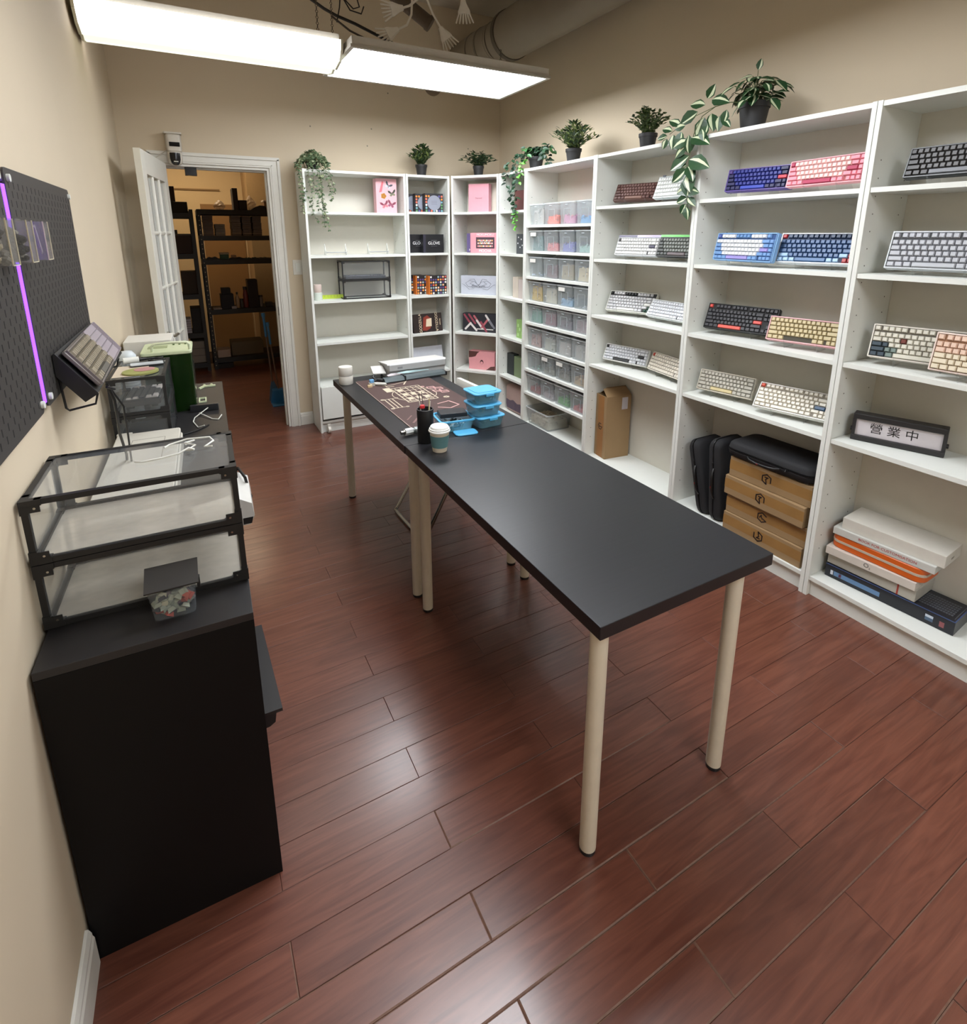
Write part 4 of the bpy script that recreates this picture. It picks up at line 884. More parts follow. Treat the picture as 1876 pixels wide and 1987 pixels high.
b = MB(); b.box(0, .455, -.0004, .003, h - .002, h + .0003); b.box(.452, .4554, 0, .165, h - .002, h + .0003); b.build('blue_edge', K('bluedge', (60, 78, 120)), t)
z += .0605
t = flat('grey box wrapped in plastic above the long black box', 2.345, 1.150, z, .325, .165, .05, .05, mat('greywrap', (186, 182, 170), .35, var=.12, scale=25)); rect(t, 'red_tie', .262, .268, 0, .05, K('redtie', (160, 60, 44)))
z += .0505
t = flat('off-white box with a small printed O2 in the middle of the stack', 2.322, 1.152, z, .325, .178, .035, .09, mat('offwhite', (214, 206, 196), .45))
text('O', t, Matrix.Translation((.155, -.0003, .019)) @ FT, .024, K('softink', (90, 86, 84))); text('2', t, Matrix.Translation((.168, -.0003, .011)) @ FT, .012, K('softink', (90, 86, 84)))
z += .0355
t = flat('bright orange zip case with a cream band in the stack', 2.34, 1.148, z, .34, .165, .06, .05, mat('orangecase', (214, 98, 30), .4), 'orange_case', r=.035)
b = MB(); R = b.rr(-.0016, .3416, -.0016, .1716, .036, 5); b.rings([[(x, y, zz) for x, y in R] for zz in (.026, .036)]); b.build('zip_band', mat('cream_band', (196, 182, 164), .5), t)
z += .0605
t = flat('thin white box with red capital lettering above the orange case', 2.335, 1.142, z, .36, .175, .031, .075, mat('palebox', (204, 204, 198), .45))
text('BOOK FOR CUSTOMISATION', t, Matrix.Translation((.2, -.0003, .0165)) @ FT, .0155, K('brickred', (168, 70, 66)))
z += .0315
t = flat('topmost thick white box of the stack on the lowest shelf', 2.35, 1.118, z, .355, .165, .05, .08, mat('topbox', (214, 210, 200), .45)); B(.3555, .356, .06, .085, .018, .026).build('thumb_notch', K('notch', (150, 142, 130)), t)

# ------------------------------------------------------------------ tables
def table(label, x0, y0, W, L, legs):
    t = thing('table', label, 'table', (x0, y0, 0))
    B(0, W, 0, L, .701, .735).build('tabletop', M_BLACKW, t, bevel=.0015)
    for x, y in legs:
        lx, ly = x - x0, y - y0
        b = MB(); b.cyl((lx, ly, .694), (lx, ly, .7009), .045, n=20); b.build('mounting_plate', M_LEG, t, smooth=40)
        b = MB(); b.cyl((lx, ly, .012), (lx, ly, .694), .0215, n=24); o = b.build('leg', M_LEG, t, smooth=40)
        b = MB(); b.cyl((lx, ly, 0.0), (lx, ly, .012), .021, .0205, n=20); b.build('foot', M_BLACK, o, smooth=40)
    return t
table('long black-topped table with four white legs standing nearest the camera', .700, .762, .586, 1.178, ((.756, .826), (1.234, .826), (.757, 1.887), (1.240, 1.880)))
table('second black-topped table at the far end carrying the desk mat and containers', .698, 1.943, .586, 1.172, ((.755, 1.998), (1.244, 2.006), (.757, 3.06), (1.23, 3.06)))
t = thing('table_bracket', 'pale metal rail joining the two tables under their left edge', 'rail', (.716, 1.80, .683))
B(0, .022, 0, .32, 0, .0175).build('rail_bar', M_LEG, t)
# folding chair under the table
t = thing('folding_chair', 'white folding chair with chrome tube legs pushed under the tables', 'chair', (0, 0, 0))
b = MB(); b.tube([(1.33, 2.74, .64), (1.15, 2.76, .38), (.95, 2.78, .03), (.925, 2.76, .013), (.925, 2.7, .011), (.935, 2.46, .011), (.94, 2.40, .013), (.96, 2.385, .03), (1.15, 2.385, .38), (1.33, 2.40, .64)], .0105, 10); b.build('front_frame', M_CHROME, t, smooth=60)
b = MB(); b.tube([(1.35, 2.76, .735), (1.33, 2.76, .58), (1.34, 2.76, .3), (1.36, 2.76, .03), (1.365, 2.73, .012), (1.365, 2.43, .012), (1.36, 2.40, .03), (1.34, 2.40, .3), (1.33, 2.40, .58), (1.35, 2.40, .735)], .0105, 10); b.build('rear_frame', M_CHROME, t, smooth=60)
b = MB(); b.rbox(1.0, 1.33, 2.41, 2.75, .425, .45, .04, .006, 4); b.build('seat', mat('chair_white', (226, 224, 216), .4), t, smooth=40)
b = MB(); R = []
for z_, x_ in ((.56, 1.315), (.58, 1.312), (.70, 1.325), (.738, 1.33), (.745, 1.333)): R.append([(x_ + dx, y, z_) for dx, y in ((0, 2.39), (.02, 2.39), (.03, 2.57), (.02, 2.77), (0, 2.77), (.008, 2.57))])
b.rings(R); b.build('backrest', mat('chair_white', (226, 224, 216), .4), t, smooth=40)

# ------------------------------------------------------------------ things on the tables
ZT = .7355
t = thing('desk_mat', 'brown desk mat printed with a cream exploded keyboard drawing', 'desk mat', (.798, 2.075, ZT))
b = MB(); b.rbox(0, .405, 0, .92, 0, .003, .01); b.build('mat_sheet', mat('mat_brown', (74, 50, 46), .7, bump=.1, scale=300), t)
B(-.003, .0, .01, .91, 0, .0032).build('stitched_edge', mat('mat_edge', (170, 150, 140), .7), t)
CR = mat('mat_cream', (206, 192, 168), .6); PKI = mat('mat_rose', (206, 160, 156), .6)
def line(b, pts, wd=.003):
    for p, q in zip(pts, pts[1:]):
        p = Vector((*p, 0)); q = Vector((*q, 0)); d = (q - p).normalized(); n = Vector((-d.y, d.x, 0)) * wd / 2
        b.rings([[(v.x, v.y, z) for v in (p - n, q - n, q + n, p + n)] for z in (.003, .0034)])
def ring(b, cx, cy, r, wd=.003, n=20, ry=None): line(b, [(cx + r * math.cos(2 * PI * i / n), cy + (ry or r) * math.sin(2 * PI * i / n)) for i in range(n + 1)], wd)
b = MB(); cx, cy = .205, .53
ring(b, cx, cy, .115, .0035, 28, .125)
for i in range(6): line(b, [(cx - .075 + i * .0, cy - .11 + i * .045), (cx + .075, cy - .10 + i * .045)], .004)
line(b, [(cx - .08, cy - .13), (cx + .08, cy - .13), (cx + .08, cy + .15), (cx - .08, cy + .15), (cx - .08, cy - .13)], .006)
for i in range(5): line(b, [(cx - .06 + i * .03, cy - .12), (cx - .06 + i * .03, cy + .14)], .004)
for i in range(7): b.box(cx - .06 + (i % 3) * .045, cx - .035 + (i % 3) * .045, cy - .09 + (i // 3) * .08, cy - .05 + (i // 3) * .08, .003, .0035)
b.build('central_drawing', CR, t)
b = MB(); b.box(.085, .125, .62, .70, .003, .0034); b.build('title_block', CR, t)
b = MB()
for x in (.03, .05, .07): line(b, [(x, .34), (x, .50)], .005)
for y in (.34, .5): line(b, [(.01, y), (.09, y)], .004); ring(b, .02, y, .008, .006, 8); ring(b, .095, y, .006, .006, 8)
line(b, [(.12, .74), (.24, .78)], .004); line(b, [(.12, .77), (.12, .72), (.16, .72)], .006); line(b, [(.22, .73), (.26, .8)], .008); ring(b, .115, .76, .007, .005, 8)
b.build('part_drawing', CR, t)
b = MB(); ring(b, .33, .40, .011, .012, 8); b.build('round_mark', CR, t)
b = MB()
for x, y in ((.33, .6), (.36, .57), (.335, .53), (.365, .50)): line(b, [(x - .02, y - .02), (x + .02, y - .02), (x + .02, y + .02), (x - .02, y + .02), (x - .02, y - .02)], .006); line(b, [(x - .01, y), (x + .015, y)], .008)
ring(b, .295, .64, .008, .008, 8); line(b, [(.22, .26), (.27, .22), (.33, .25), (.31, .33), (.24, .31)], .007)
b.build('part_drawing', PKI, t)
b = MB(); line(b, [(.03, .10), (.10, .19)], .010); line(b, [(.05, .08), (.13, .17)], .008); line(b, [(.02, .15), (.06, .2)], .006); b.build('faint_lettering', mat('mat_faint', (128, 96, 92), .7), t)
# canister
t = thing('canister', 'white round two-part canister at the far left corner of the table', 'canister', (.742, 2.985, ZT))
for z0 in (0, .051):
    b = MB(); b.lathe([(.001, z0), (.036, z0), (.0385, z0 + .003), (.0385, z0 + .047), (.037, z0 + .0495), (.001, z0 + .0495)], 28); b.build('section', mat('canister_white', (222, 218, 208), .45), t, smooth=40)
b = MB(); b.lathe([(.0375, .049), (.0375, .0515)], 28); b.build('seam_ring', mat('seam_grey', (170, 166, 158), .5), t)
# scanner / laminator group
t = thing('laminator', 'light grey desktop machine lying behind the desk mat', 'machine', (.985, 2.955, ZT), .03)
b = MB(); b.rings([[(x, y, z) for y, z in ((.0, .0), (.15, .0), (.15, .078), (.0, .09), (-.01, .084), (-.012, .05), (.0, .045))] for x in (0, .36)]); b.build('body', mat('machine_grey', (176, 178, 178), .45), t, bevel=.003)
b = MB(); b.rings([[(x, y, z) for y, z in ((-.006, .086), (.146, .076), (.15, .0795), (.002, .0925))] for x in (-.01, .365)]); b.build('lid', mat('machine_lid', (206, 204, 200), .4), t)
B(.05, .08, -.0135, -.011, .06, .072).build('button', mat('machine_button', (140, 142, 144), .4), t)
t = thing('grey_tray', 'small pale tray sticking out left of the grey machine', 'tray', (.90, 2.985, ZT), .0)
b = MB(); b.rings([[(0, 0, .035), (.07, -.02, .035), (.08, .07, .06), (.01, .08, .06)], [(0, 0, .04), (.07, -.02, .04), (.08, .07, .065), (.01, .08, .065)]]); b.build('plate', MATS['machine_lid'], t)
b = MB(); b.tube([(.01, .01, .036), (-.005, -.01, .02), (.01, -.03, .006), (.04, -.02, .004)], .006, 6); b.tube([(.05, .0, .036), (.05, .0, .0)], .006, 6); b.build('arm', M_MBLACK, t)
t = thing('paper_trimmer', 'long dark rotary trimmer with silver barrel in front of the grey machine', 'trimmer', (.93, 2.865, ZT + .001), .075)
b = MB(); b.rings([[(x, y, z) for y, z in ((0, .0), (.05, .0), (.055, .018), (.035, .03), (.004, .024), (-.006, .01))] for x in (0, .385)]); b.build('barrel', mat('trim_slate', (92, 102, 104), .35, .3), t, smooth=30)
b = MB(); b.box(.12, .126, -.008, .058, .0, .033); b.build('band', M_MBLACK, t); b = MB(); b.rings([[(x, y, z) for y, z in ((-.002, 0), (.052, 0), (.052, .025), (.0, .022))] for x in (.385, .397)]); b.build('end_cap', M_MBLACK, t)
b = MB(); b.tube([(0, .03, .016), (-.03, .05, .02), (-.06, .045, .01)], .01, 8); b.build('cord', M_MBLACK, t)
for i, (x, y, L, rz_, c, lab) in enumerate(((1.03, 2.925, .2, .08, (180, 208, 210), 'long pale teal strip resting on the dark trimmer'), (.96, 2.90, .1, .25, (206, 196, 200), 'crumpled clear sleeve lying on the trimmer'))):
    t = thing('plastic_strip', lab, 'strip', (x, y, ZT + .034), rz_); b = MB()
    b.rings([[(0, 0, .0), (.0, .012, .0), (0, .012, .006), (0, 0, .004)], [(L * .3, -.004, .0), (L * .3, .016, .0), (L * .3, .014, .01), (L * .3, 0, .006)], [(L * .6, .0, .0), (L * .6, .012, .0), (L * .6, .01, .007), (L * .6, .002, .008)], [(L, .0, .0), (L, .008, .0), (L, .008, .003), (L, 0, .003)]])
    b.build('strip', mat('strip%d' % i, c, .3), t)
b = MB(); b.cyl((0, 0, .009), (.05, -.035, .009), .0085, n=14); b.cyl((.05, -.035, .009), (.056, -.039, .009), .006, n=12)
o = b.build('white_marker', mat('marker_white', (220, 218, 210), .4), smooth=40); o.location = (.868, 2.865, ZT + .0035); tag(o, 'short white marker lying at the end of the trimmer', 'marker')
t = thing('glue_bottle', 'tiny bottle with a sky blue cap standing on the mat corner', 'bottle', (.852, 2.862, ZT + .0035))
b = MB(); b.rbox(-.016, .016, -.012, .012, 0, .018, .004); b.build('bottle_body', mat('gl_clear', (196, 190, 176), .3), t)
b = MB(); b.rbox(-.012, .012, -.010, .010, .018, .036, .005, .002); b.build('cap', K('skycap', (110, 166, 214)), t)
b = MB(); b.rbox(-.03, -.005, -.03, -.014, 0, .012, .003)
b.build('label', K('creamlbl', (216, 190, 150)), t)
# pencil cup
t = thing('tool_cup', 'tall black cylindrical cup holding tools with a red knob', 'cup', (.793, 1.948, ZT)); t.scale = (1, 1, .96)
b = MB(); b.lathe([(.001, 0), (.031, 0), (.033, .003), (.033, .118), (.0335, .12), (.0335, .143), (.0335, .145), (.030, .146), (.030, .01), (.001, .009)], 28); b.build('cup_body', mat('cup_black', (30, 30, 32), .55), t, smooth=40)
for p, q, r, c, nm in (((.0, .0, .02), (-.02, .012, .21), .0022, (40, 38, 38), 'probe'), ((.005, .005, .02), (-.005, .02, .215), .0018, (60, 56, 54), 'probe'), ((-.01, -.005, .02), (-.022, .002, .18), .003, (206, 200, 190), 'tweezers'), ((.01, .0, .02), (.022, .006, .185), .003, (190, 176, 130), 'brush'), ((.012, .01, .02), (.03, .016, .17), .0025, (220, 216, 206), 'stick')):
    b = MB(); b.cyl(p, q, r, r * .8, 8); b.build(nm, mat('tool_%d' % c[0], c, .4), t)
b = MB(); b.lathe([(.001, .148), (.01, .15), (.0115, .156), (.009, .163), (.001, .165)], 14, (-.012, .0, 0)); b.build('red_knob', K('redknob', (190, 40, 44)), t, smooth=50)
# silver tube lying beside the cup
t = thing('metal_adapter', 'silver and white cylindrical adapter lying left of the tool cup', 'adapter', (.722, 2.045, ZT + .016), .1)
b = MB(); b.cyl((0, 0, 0), (.018, 0, 0), .0085, n=14); b.cyl((.012, 0, 0), (.02, 0, 0), .011, n=14); b.build('tip', M_CHROME, t, smooth=40)
b = MB(); b.cyl((.018, 0, 0), (.052, 0, 0), .0155, n=8); b.build('grip', mat('adapter_white', (206, 208, 206), .35), t); b = MB(); b.cyl((.052, 0, 0), (.062, 0, .0), .012, n=14); b.cyl((.062, 0, 0), (.08, -.002, 0), .0145, n=12); b.build('barrel', mat('adapter_grey', (130, 136, 134), .3, .4), t, smooth=40)
# coffee cup
t = thing('coffee_cup', 'takeaway coffee cup with white lid and teal sleeve', 'cup', (.803, 1.832, ZT)); t.scale = (1, 1, .87)
b = MB(); b.lathe([(.001, .003), (.026, 0), (.0275, .001), (.0385, .093), (.0395, .096), (.036, .096), (.001, .09)], 32); b.build('cup_body', mat('paper_cream', (226, 214, 192), .6), t, smooth=40)
b = MB(); b.lathe([(.0302, .022), (.0312, .022), (.0378, .078), (.0368, .078)], 32); b.build('sleeve', mat('sleeve_teal', (96, 138, 142), .7), t, smooth=40)
b = MB(); b.lathe([(.0405, .092), (.0422, .094), (.0422, .099), (.040, .101), (.0395, .107), (.036, .108), (.035, .116), (.0335, .118), (.030, .118), (.029, .1145), (.001, .1145)], 32); o = b.build('lid', mat('lid_white', (232, 232, 226), .4), t, smooth=40)
B(-.012, .012, -.031, -.0295, .1175, .119).build('sip_tab', MATS['lid_white'], o)
# blue food containers
M_BLUE = mat('lid_blue', (84, 170, 214), .35); M_BT = glass('blue_tub', (130, 190, 210), .3, .15)
def container(label, loc, rz_, W, D, H, lid=True):
    t = thing('food_container', label, 'container', loc, rz_)
    b = MB(); b.tray(0, W, 0, D, 0, H - .006, .018, .0015, .008, 4); b.build('tub', M_BT, t, smooth=40)
    if lid:
        b = MB(); b.rbox(-.005, W + .005, -.005, D + .005, H - .0055, H + .001, .022, .0015, 4); b.rbox(.012, W - .012, .012, D - .012, H + .001, H + .0035, .016, .001, 4); b.build('lid', M_BLUE, t, smooth=40)
        B(W * .35, W * .65, -.011, -.0055, H - .012, H - .002).build('lid_tab', M_BLUE, t)
    return t
X0, Y0 = 1.045, 1.96
for i, lab in enumerate(('bottom', 'middle', 'top')):
    z = ZT + i * .0535
    container('clear tub with bright blue lid, %s of the stack of three' % lab, (X0 + (.004, -.012, -.008)[i], Y0 + (0, .01, .012)[i], z), (.05, -.02, .03)[i], .13, .118, .048)
    b = MB(); rnd = random.Random(i + 50)
    for k in range(14):
        b.M = T(X0 + rnd.uniform(.03, .10), Y0 + rnd.uniform(.03, .09), z + .012 + rnd.random() * .016, rnd.random(), rnd.random(), rnd.random() * 3); b.m = k % 2; b.box(-.012, .012, -.004, .004, -.004, .004)
    tag(b.build('small_parts', [K('prt%d' % i, ((200, 206, 208), (30, 60, 56), (190, 206, 214))[i]), K('prd', (50, 60, 62))]), 'small loose parts inside the %s blue-lidded tub' % lab, 'parts', kind='stuff')
tag(B(X0 + .018, X0 + .085, Y0 + .03, Y0 + .075, ZT + .1115, ZT + .145).build('dark_box', K('dkbox', (22, 40, 60))), 'dark blue block inside the topmost blue-lidded tub', 'box')
t = container('open blue-rimmed tub full of parts in front of the mat', (.885, 1.995, ZT), -.12, .15, .135, .05, False)
b = MB(); P = [b.rr(-.006, .156, -.006, .141, .022, 4), b.rr(.003, .147, .003, .132, .016, 4)]; b.rings([[(x, y, z) for x, y in p] for p, z in ((P[0], .044), (P[0], .05), (P[1], .05), (P[1], .044))], cap=False); b.build('rim', M_BLUE, t, smooth=40)
b = MB(); rnd = random.Random(3)
for k in range(26):
    b.M = T(.885 + rnd.uniform(.035, .125), 1.995 + rnd.uniform(.02, .1), ZT + .01 + rnd.random() * .016, rnd.random(), rnd.random(), rnd.random() * 3); b.m = k % 2; b.box(-.016, .016, -.003, .003, -.003, .003)
tag(b.build('metal_bits', [K('bitw', (206, 210, 208)), K('bitd', (60, 66, 64))]), 'jumble of small metal bits inside the open blue tub', 'parts', kind='stuff')
t = thing('phone_box', 'flat black box lying across the open blue tub', 'box', (.90, 2.04, ZT + .0505), -.2); B(0, .12, 0, .07, 0, .02).build('box_body', MATS['box_black'], t, bevel=.002)
t = thing('tub_lid', 'spare blue lid lying flat under the open tub rim', 'lid', (.93, 1.975, ZT), -.12)
b = MB(); b.rbox(0, .1, -.045, .02, 0, .006, .018, .0015, 4); b.build('lid_plate', M_BLUE, t)

# ------------------------------------------------------------------ plants
M_POT = mat('pot_black', (34, 34, 36), .55); M_SOIL = mat('soil', (44, 34, 26), .95); M_STEM = mat('stem_green', (84, 96, 58), .7)
def pot(t, r, h):
    b = MB(); b.lathe([(.001, 0), (r * .74, 0), (r * .96, h * .8), (r * 1.03, h * .8), (r * 1.05, h), (r * .93, h), (r * .9, h * .86), (.001, h * .86)], 22); b.build('pot', M_POT, t, smooth=35)
    b = MB(); b.lathe([(.001, h * .86), (r * .88, h * .865), (r * .5, h * .93), (.001, h * .95)], 14); b.build('soil', M_SOIL, t)
def leaf(b, p, d, n, L, Wd, fold=.15, mi=0, stripe=None, curl=.15):
    """pointed leaf from p along d, facing n"""
    p = Vector(p); d = Vector(d).normalized(); n = Vector(n); n = (n - d * n.dot(d)); n = n.normalized() if n.length > 1e-4 else d.orthogonal().normalized(); s = d.cross(n)
    prof = ((0, .0), (.18, .62), (.42, 1), (.7, .74), (.9, .3), (1, 0)); V = []
    for u, wv in prof:
        c = p + d * L * u - n * L * curl * u * u; V.append((c + s * Wd * .5 * wv + n * fold * Wd * wv, c, c - s * Wd * .5 * wv + n * fold * Wd * wv))
    vs = [q for tr in V for q in tr]; fs0, fs1 = [], []
    for i in range(len(V) - 1):
        a = i * 3; fs0.append((a, a + 1, a + 4, a + 3)); fs1.append((a + 1, a + 2, a + 5, a + 4))
    if stripe is None:
        b.m = mi; b.add(vs, fs0 + fs1)
    else:
        b.m = mi; b.add(vs, fs0 if stripe == 1 else fs1)
        b.m = mi; b.add(vs, fs1 if stripe == 1 else fs0)
        V2 = []
        for (a, c, e), (u, wv) in zip(V, prof):
            sd = a if stripe == 1 else e; off = n * .0005
            V2 += [c + (sd - c) * .12 + off, c + (sd - c) * (.72 if stripe == 1 else .5) + off]
        b.m = 1; b.add(V2, [(i * 2, i * 2 + 1, i * 2 + 3, i * 2 + 2) for i in range(len(prof) - 1)])
def bush(label, x, y, z, r, hp, spread, ht, n, cols, llen, lw, seed, up=.75):
    t = thing('potted_plant', label, 'plant', (x, y, z)); pot(t, r, hp); rnd = random.Random(seed); b = MB(); st = MB()
    for k in range(n):
        a = rnd.uniform(0, 2 * PI); e = rnd.random() ** .7; q = rnd.uniform(.35, 1.0)
        hx, hy = math.cos(a) * spread * e, math.sin(a) * spread * e; hz_ = hp + ht * (1 - .55 * e * e) * rnd.uniform(.7, 1)
        P0 = Vector((math.cos(a) * r * .3, math.sin(a) * r * .3, hp * .86)); P2 = Vector((hx, hy, hz_)); P1 = (P0 + P2) / 2 + Vector((0, 0, ht * .12))
        pts = [P0, (P0 + P1) / 2 + Vector((0, 0, .004)), P1, (P1 + P2) / 2 + Vector((0, 0, .006)), P2]; st.tube(pts, .0012, 4)
        for i in range(1, 5):
            for sg in (-1, 1, 0):
                if rnd.random() < .15: continue
                c = pts[i] if sg == 0 or i == 4 else (pts[i] + pts[i - 1]) / 2; out = Vector((math.cos(a + sg * 1.3), math.sin(a + sg * 1.3), up + rnd.uniform(-.3, .3)))
                leaf(b, c, out, Vector((rnd.uniform(-.6, .6), rnd.uniform(-.6, .6), 1)), llen * 1.2 * rnd.uniform(.7, 1.2), lw * 1.3 * rnd.uniform(.8, 1.15), mi=rnd.randrange(len(cols)))
    b.build('foliage', [mat('leaf_%d_%d_%d' % c, c, .5, var=.15) for c in cols], t); st.build('stems', M_STEM, t)
    return t
GD = ((48, 74, 40), (66, 96, 48), (34, 56, 34))
ZT2 = 2.0185
bush('bushy potted plant standing on the narrow bookcase in the corner', 1.80, 4.36, ZT2, .047, .088, .10, .145, 46, ((58, 84, 44), (40, 62, 36), (104, 120, 62)), .032, .013, 1, .9)
bush('fern-like potted plant with arching fronds on the diagonal bookcase', 2.24, 4.20, ZT2, .045, .085, .135, .115, 42, ((38, 66, 38), (52, 86, 44), (30, 52, 32)), .034, .011, 2, .35)
bush('leafy potted plant with long narrow leaves above the keycap tubs', 2.40, 3.14, ZT2, .052, .095, .155, .165, 56, ((62, 88, 48), (44, 66, 40), (120, 136, 76)), .034, .011, 3, .8)
bush('round small-leaved potted shrub above the bookcase with the open carton', 2.41, 2.47, ZT2, .05, .092, .115, .145, 90, ((60, 84, 42), (46, 70, 34), (94, 112, 56)), .017, .010, 4, .6)
def vine(st, b, pts, step, rnd, L, Wd, nm, gap=.0, pr=1):
    """stem through pts with leaves alternating every step"""
    pts = [Vector(p) for p in pts]; sm = []
    for i in range(len(pts) - 1):
        for k in range(4): sm.append(pts[i].lerp(pts[i + 1], k / 4) + Vector((rnd.uniform(-1, 1), rnd.uniform(-1, 1), 0)) * .003)
    sm.append(pts[-1]); st.tube(sm, .0012, 4); acc = 0; sd = 1
    for p, q in zip(sm, sm[1:]):
        acc += (q - p).length
        while acc > step:
            acc -= step; sd = -sd; a = rnd.uniform(0, 2 * PI)
            leaf(b, q, Vector((math.cos(a), math.sin(a), rnd.uniform(-.9, .2))), Vector((rnd.uniform(-.5, .5) - .5, rnd.uniform(-1, 0), .6)), L * rnd.uniform(.6, 1.2), Wd * rnd.uniform(.7, 1.2), mi=rnd.randrange(nm))
rnd = random.Random(11)
t = thing('trailing_plant', 'small-leaved grey green trailing plant hanging over the wide bookcase corner', 'plant', (.935, 4.36, ZT2)); pot(t, .05, .06)
b = MB(); st = MB(); cs = ((104, 126, 92), (74, 98, 66), (150, 160, 124))
for k in range(100):
    a = rnd.uniform(0, 2 * PI); e = rnd.random() ** .6 * .105; P2 = Vector((math.cos(a) * e, math.sin(a) * e, .06 + .085 * (1 - (e / .11) ** 2) * rnd.uniform(.7, 1.1)))
    vine(st, b, [(math.cos(a) * .02, math.sin(a) * .02, .05), Vector((math.cos(a) * .05, math.sin(a) * .05, .10)), P2, P2 + Vector((math.cos(a) * .02, math.sin(a) * .02, -.04))], .014, rnd, .026, .019, 3)
for x0, xe, z_end in ((-.125, -.115, -.30), (-.13, -.02, -.37), (-.03, .0, -.28), (.02, .03, -.40), (.0, .06, -.43), (.06, .10, -.22), (.09, .12, -.17), (-.06, -.045, -.26), (.035, .015, -.34)):
    yf = -.125 if x0 > -.1 else -.11
    vine(st, b, [(x0 * .3, -.03, .07), (x0 * .8, -.09, .055), (x0, yf, -.01), (x0 + (xe - x0) * .3 - .004, yf - .01, z_end * .35), (x0 + (xe - x0) * .6 + .006, yf - .008, z_end * .7), (xe, yf, z_end)], .010, rnd, .024, .017, 3)
b.build('foliage', [mat('leaf_%d_%d_%d' % c, c, .55, var=.15) for c in cs], t); st.build('stems', M_STEM, t)
rnd = random.Random(12)
t = thing('trailing_plant', 'dark green trailing ivy hanging down beside the keycap tub bookcase', 'plant', (2.38, 3.56, ZT2)); pot(t, .055, .09)
b = MB(); st = MB(); cs = ((36, 72, 44), (28, 54, 38), (60, 110, 60))
for k in range(26):
    a = rnd.uniform(0, 2 * PI); e = rnd.uniform(.04, .13); P2 = Vector((math.cos(a) * e, math.sin(a) * e, .11 + rnd.uniform(-.04, .07)))
    vine(st, b, [(0, 0, .08), Vector((math.cos(a) * .04, math.sin(a) * .04, .15)), P2], .024, rnd, .042, .032, 3)
for pts in ([(-.03, .02, .12), (-.10, .08, .10), (-.135, .10, .03), (-.14, .11, -.08), (-.145, .10, -.2), (-.14, .08, -.33)], [(-.03, -.0, .12), (-.11, .02, .10), (-.14, .03, -.02), (-.145, .05, -.12), (-.15, .05, -.22), (-.15, .04, -.28)],
            [(-.02, .04, .12), (-.09, .14, .11), (-.13, .19, .05), (-.14, .2, -.03), (-.14, .19, -.10)], [(.0, -.05, .13), (.0, -.13, .10), (-.03, -.2, .03), (-.05, -.23, .015)], [(.0, -.04, .13), (-.02, -.1, .15), (-.05, -.16, .12), (-.06, -.18, .07)]):
    vine(st, b, pts, .016, rnd, .042, .032, 2)
b.build('foliage', [mat('leaf_%d_%d_%d' % c, c, .45, var=.15) for c in cs], t)
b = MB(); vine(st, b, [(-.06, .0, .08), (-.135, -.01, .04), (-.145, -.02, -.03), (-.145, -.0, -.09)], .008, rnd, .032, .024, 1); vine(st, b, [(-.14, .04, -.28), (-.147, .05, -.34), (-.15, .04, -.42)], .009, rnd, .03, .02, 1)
b.build('bright_foliage', mat('leaf_bright', (104, 178, 70), .5, var=.1), t); st.build('stems', M_STEM, t)  # strands with brighter green leaves
# large variegated pothos
rnd = random.Random(13)
t = thing('trailing_plant', 'large potted plant with cream-striped leaves trailing over two bookcases', 'plant', (2.405, 1.80, ZT2)); pot(t, .066, .125)
M_PG = mat('pothos_green', (28, 60, 40), .42, c2=(46, 78, 40), scale=25); M_PC = mat('pothos_cream', (206, 214, 178), .5)
def pleaf(p, d, n, L, stripe=1):
    b = MB(); leaf(b, p, d, n, L, L * .62, fold=.1, stripe=stripe, curl=.18); b.build('leaf', [M_PG, M_PC], t)
FN = Vector((-.8, -.6, .25))  # roughly toward the room
st = MB()
# crown over the pot
for k in range(58):
    a = rnd.uniform(0, 2 * PI); e = rnd.uniform(.0, .1); p = Vector((math.cos(a) * e, math.sin(a) * e, .15 + .10 * rnd.random() - e * .3))
    st.tube([(0, 0, .1), (p.x * .4, p.y * .4, p.z * .9), p], .0018, 5)
    pleaf(p, Vector((math.cos(a), math.sin(a), rnd.uniform(-1.0, .1))), Vector((math.cos(a) - .5, math.sin(a) - .3, 1.0)), rnd.uniform(.06, .085), rnd.choice((0, 1)))
pleaf((.0, -.0, .262), (0, -.2, 1), (-1, -.6, .2), .05, 1); st.tube([(0, 0, .1), (0, 0, .2), (0, 0, .262)], .0015, 5)
# branch running along the top toward the far side, then hanging
main = [Vector(p) for p in ((-.02, .03, .13), (-.05, .09, .14), (-.08, .15, .13), (-.12, .19, .09), (-.15, .205, .01), (-.165, .21, -.10), (-.165, .205, -.2), (-.16, .2, -.30), (-.16, .195, -.345))]
st.tube(main, .002, 6); br = [Vector(p) for p in ((-.08, .15, .13), (-.11, .24, .10), (-.14, .31, .06), (-.15, .36, .03))]; st.tube(br, .0016, 5)
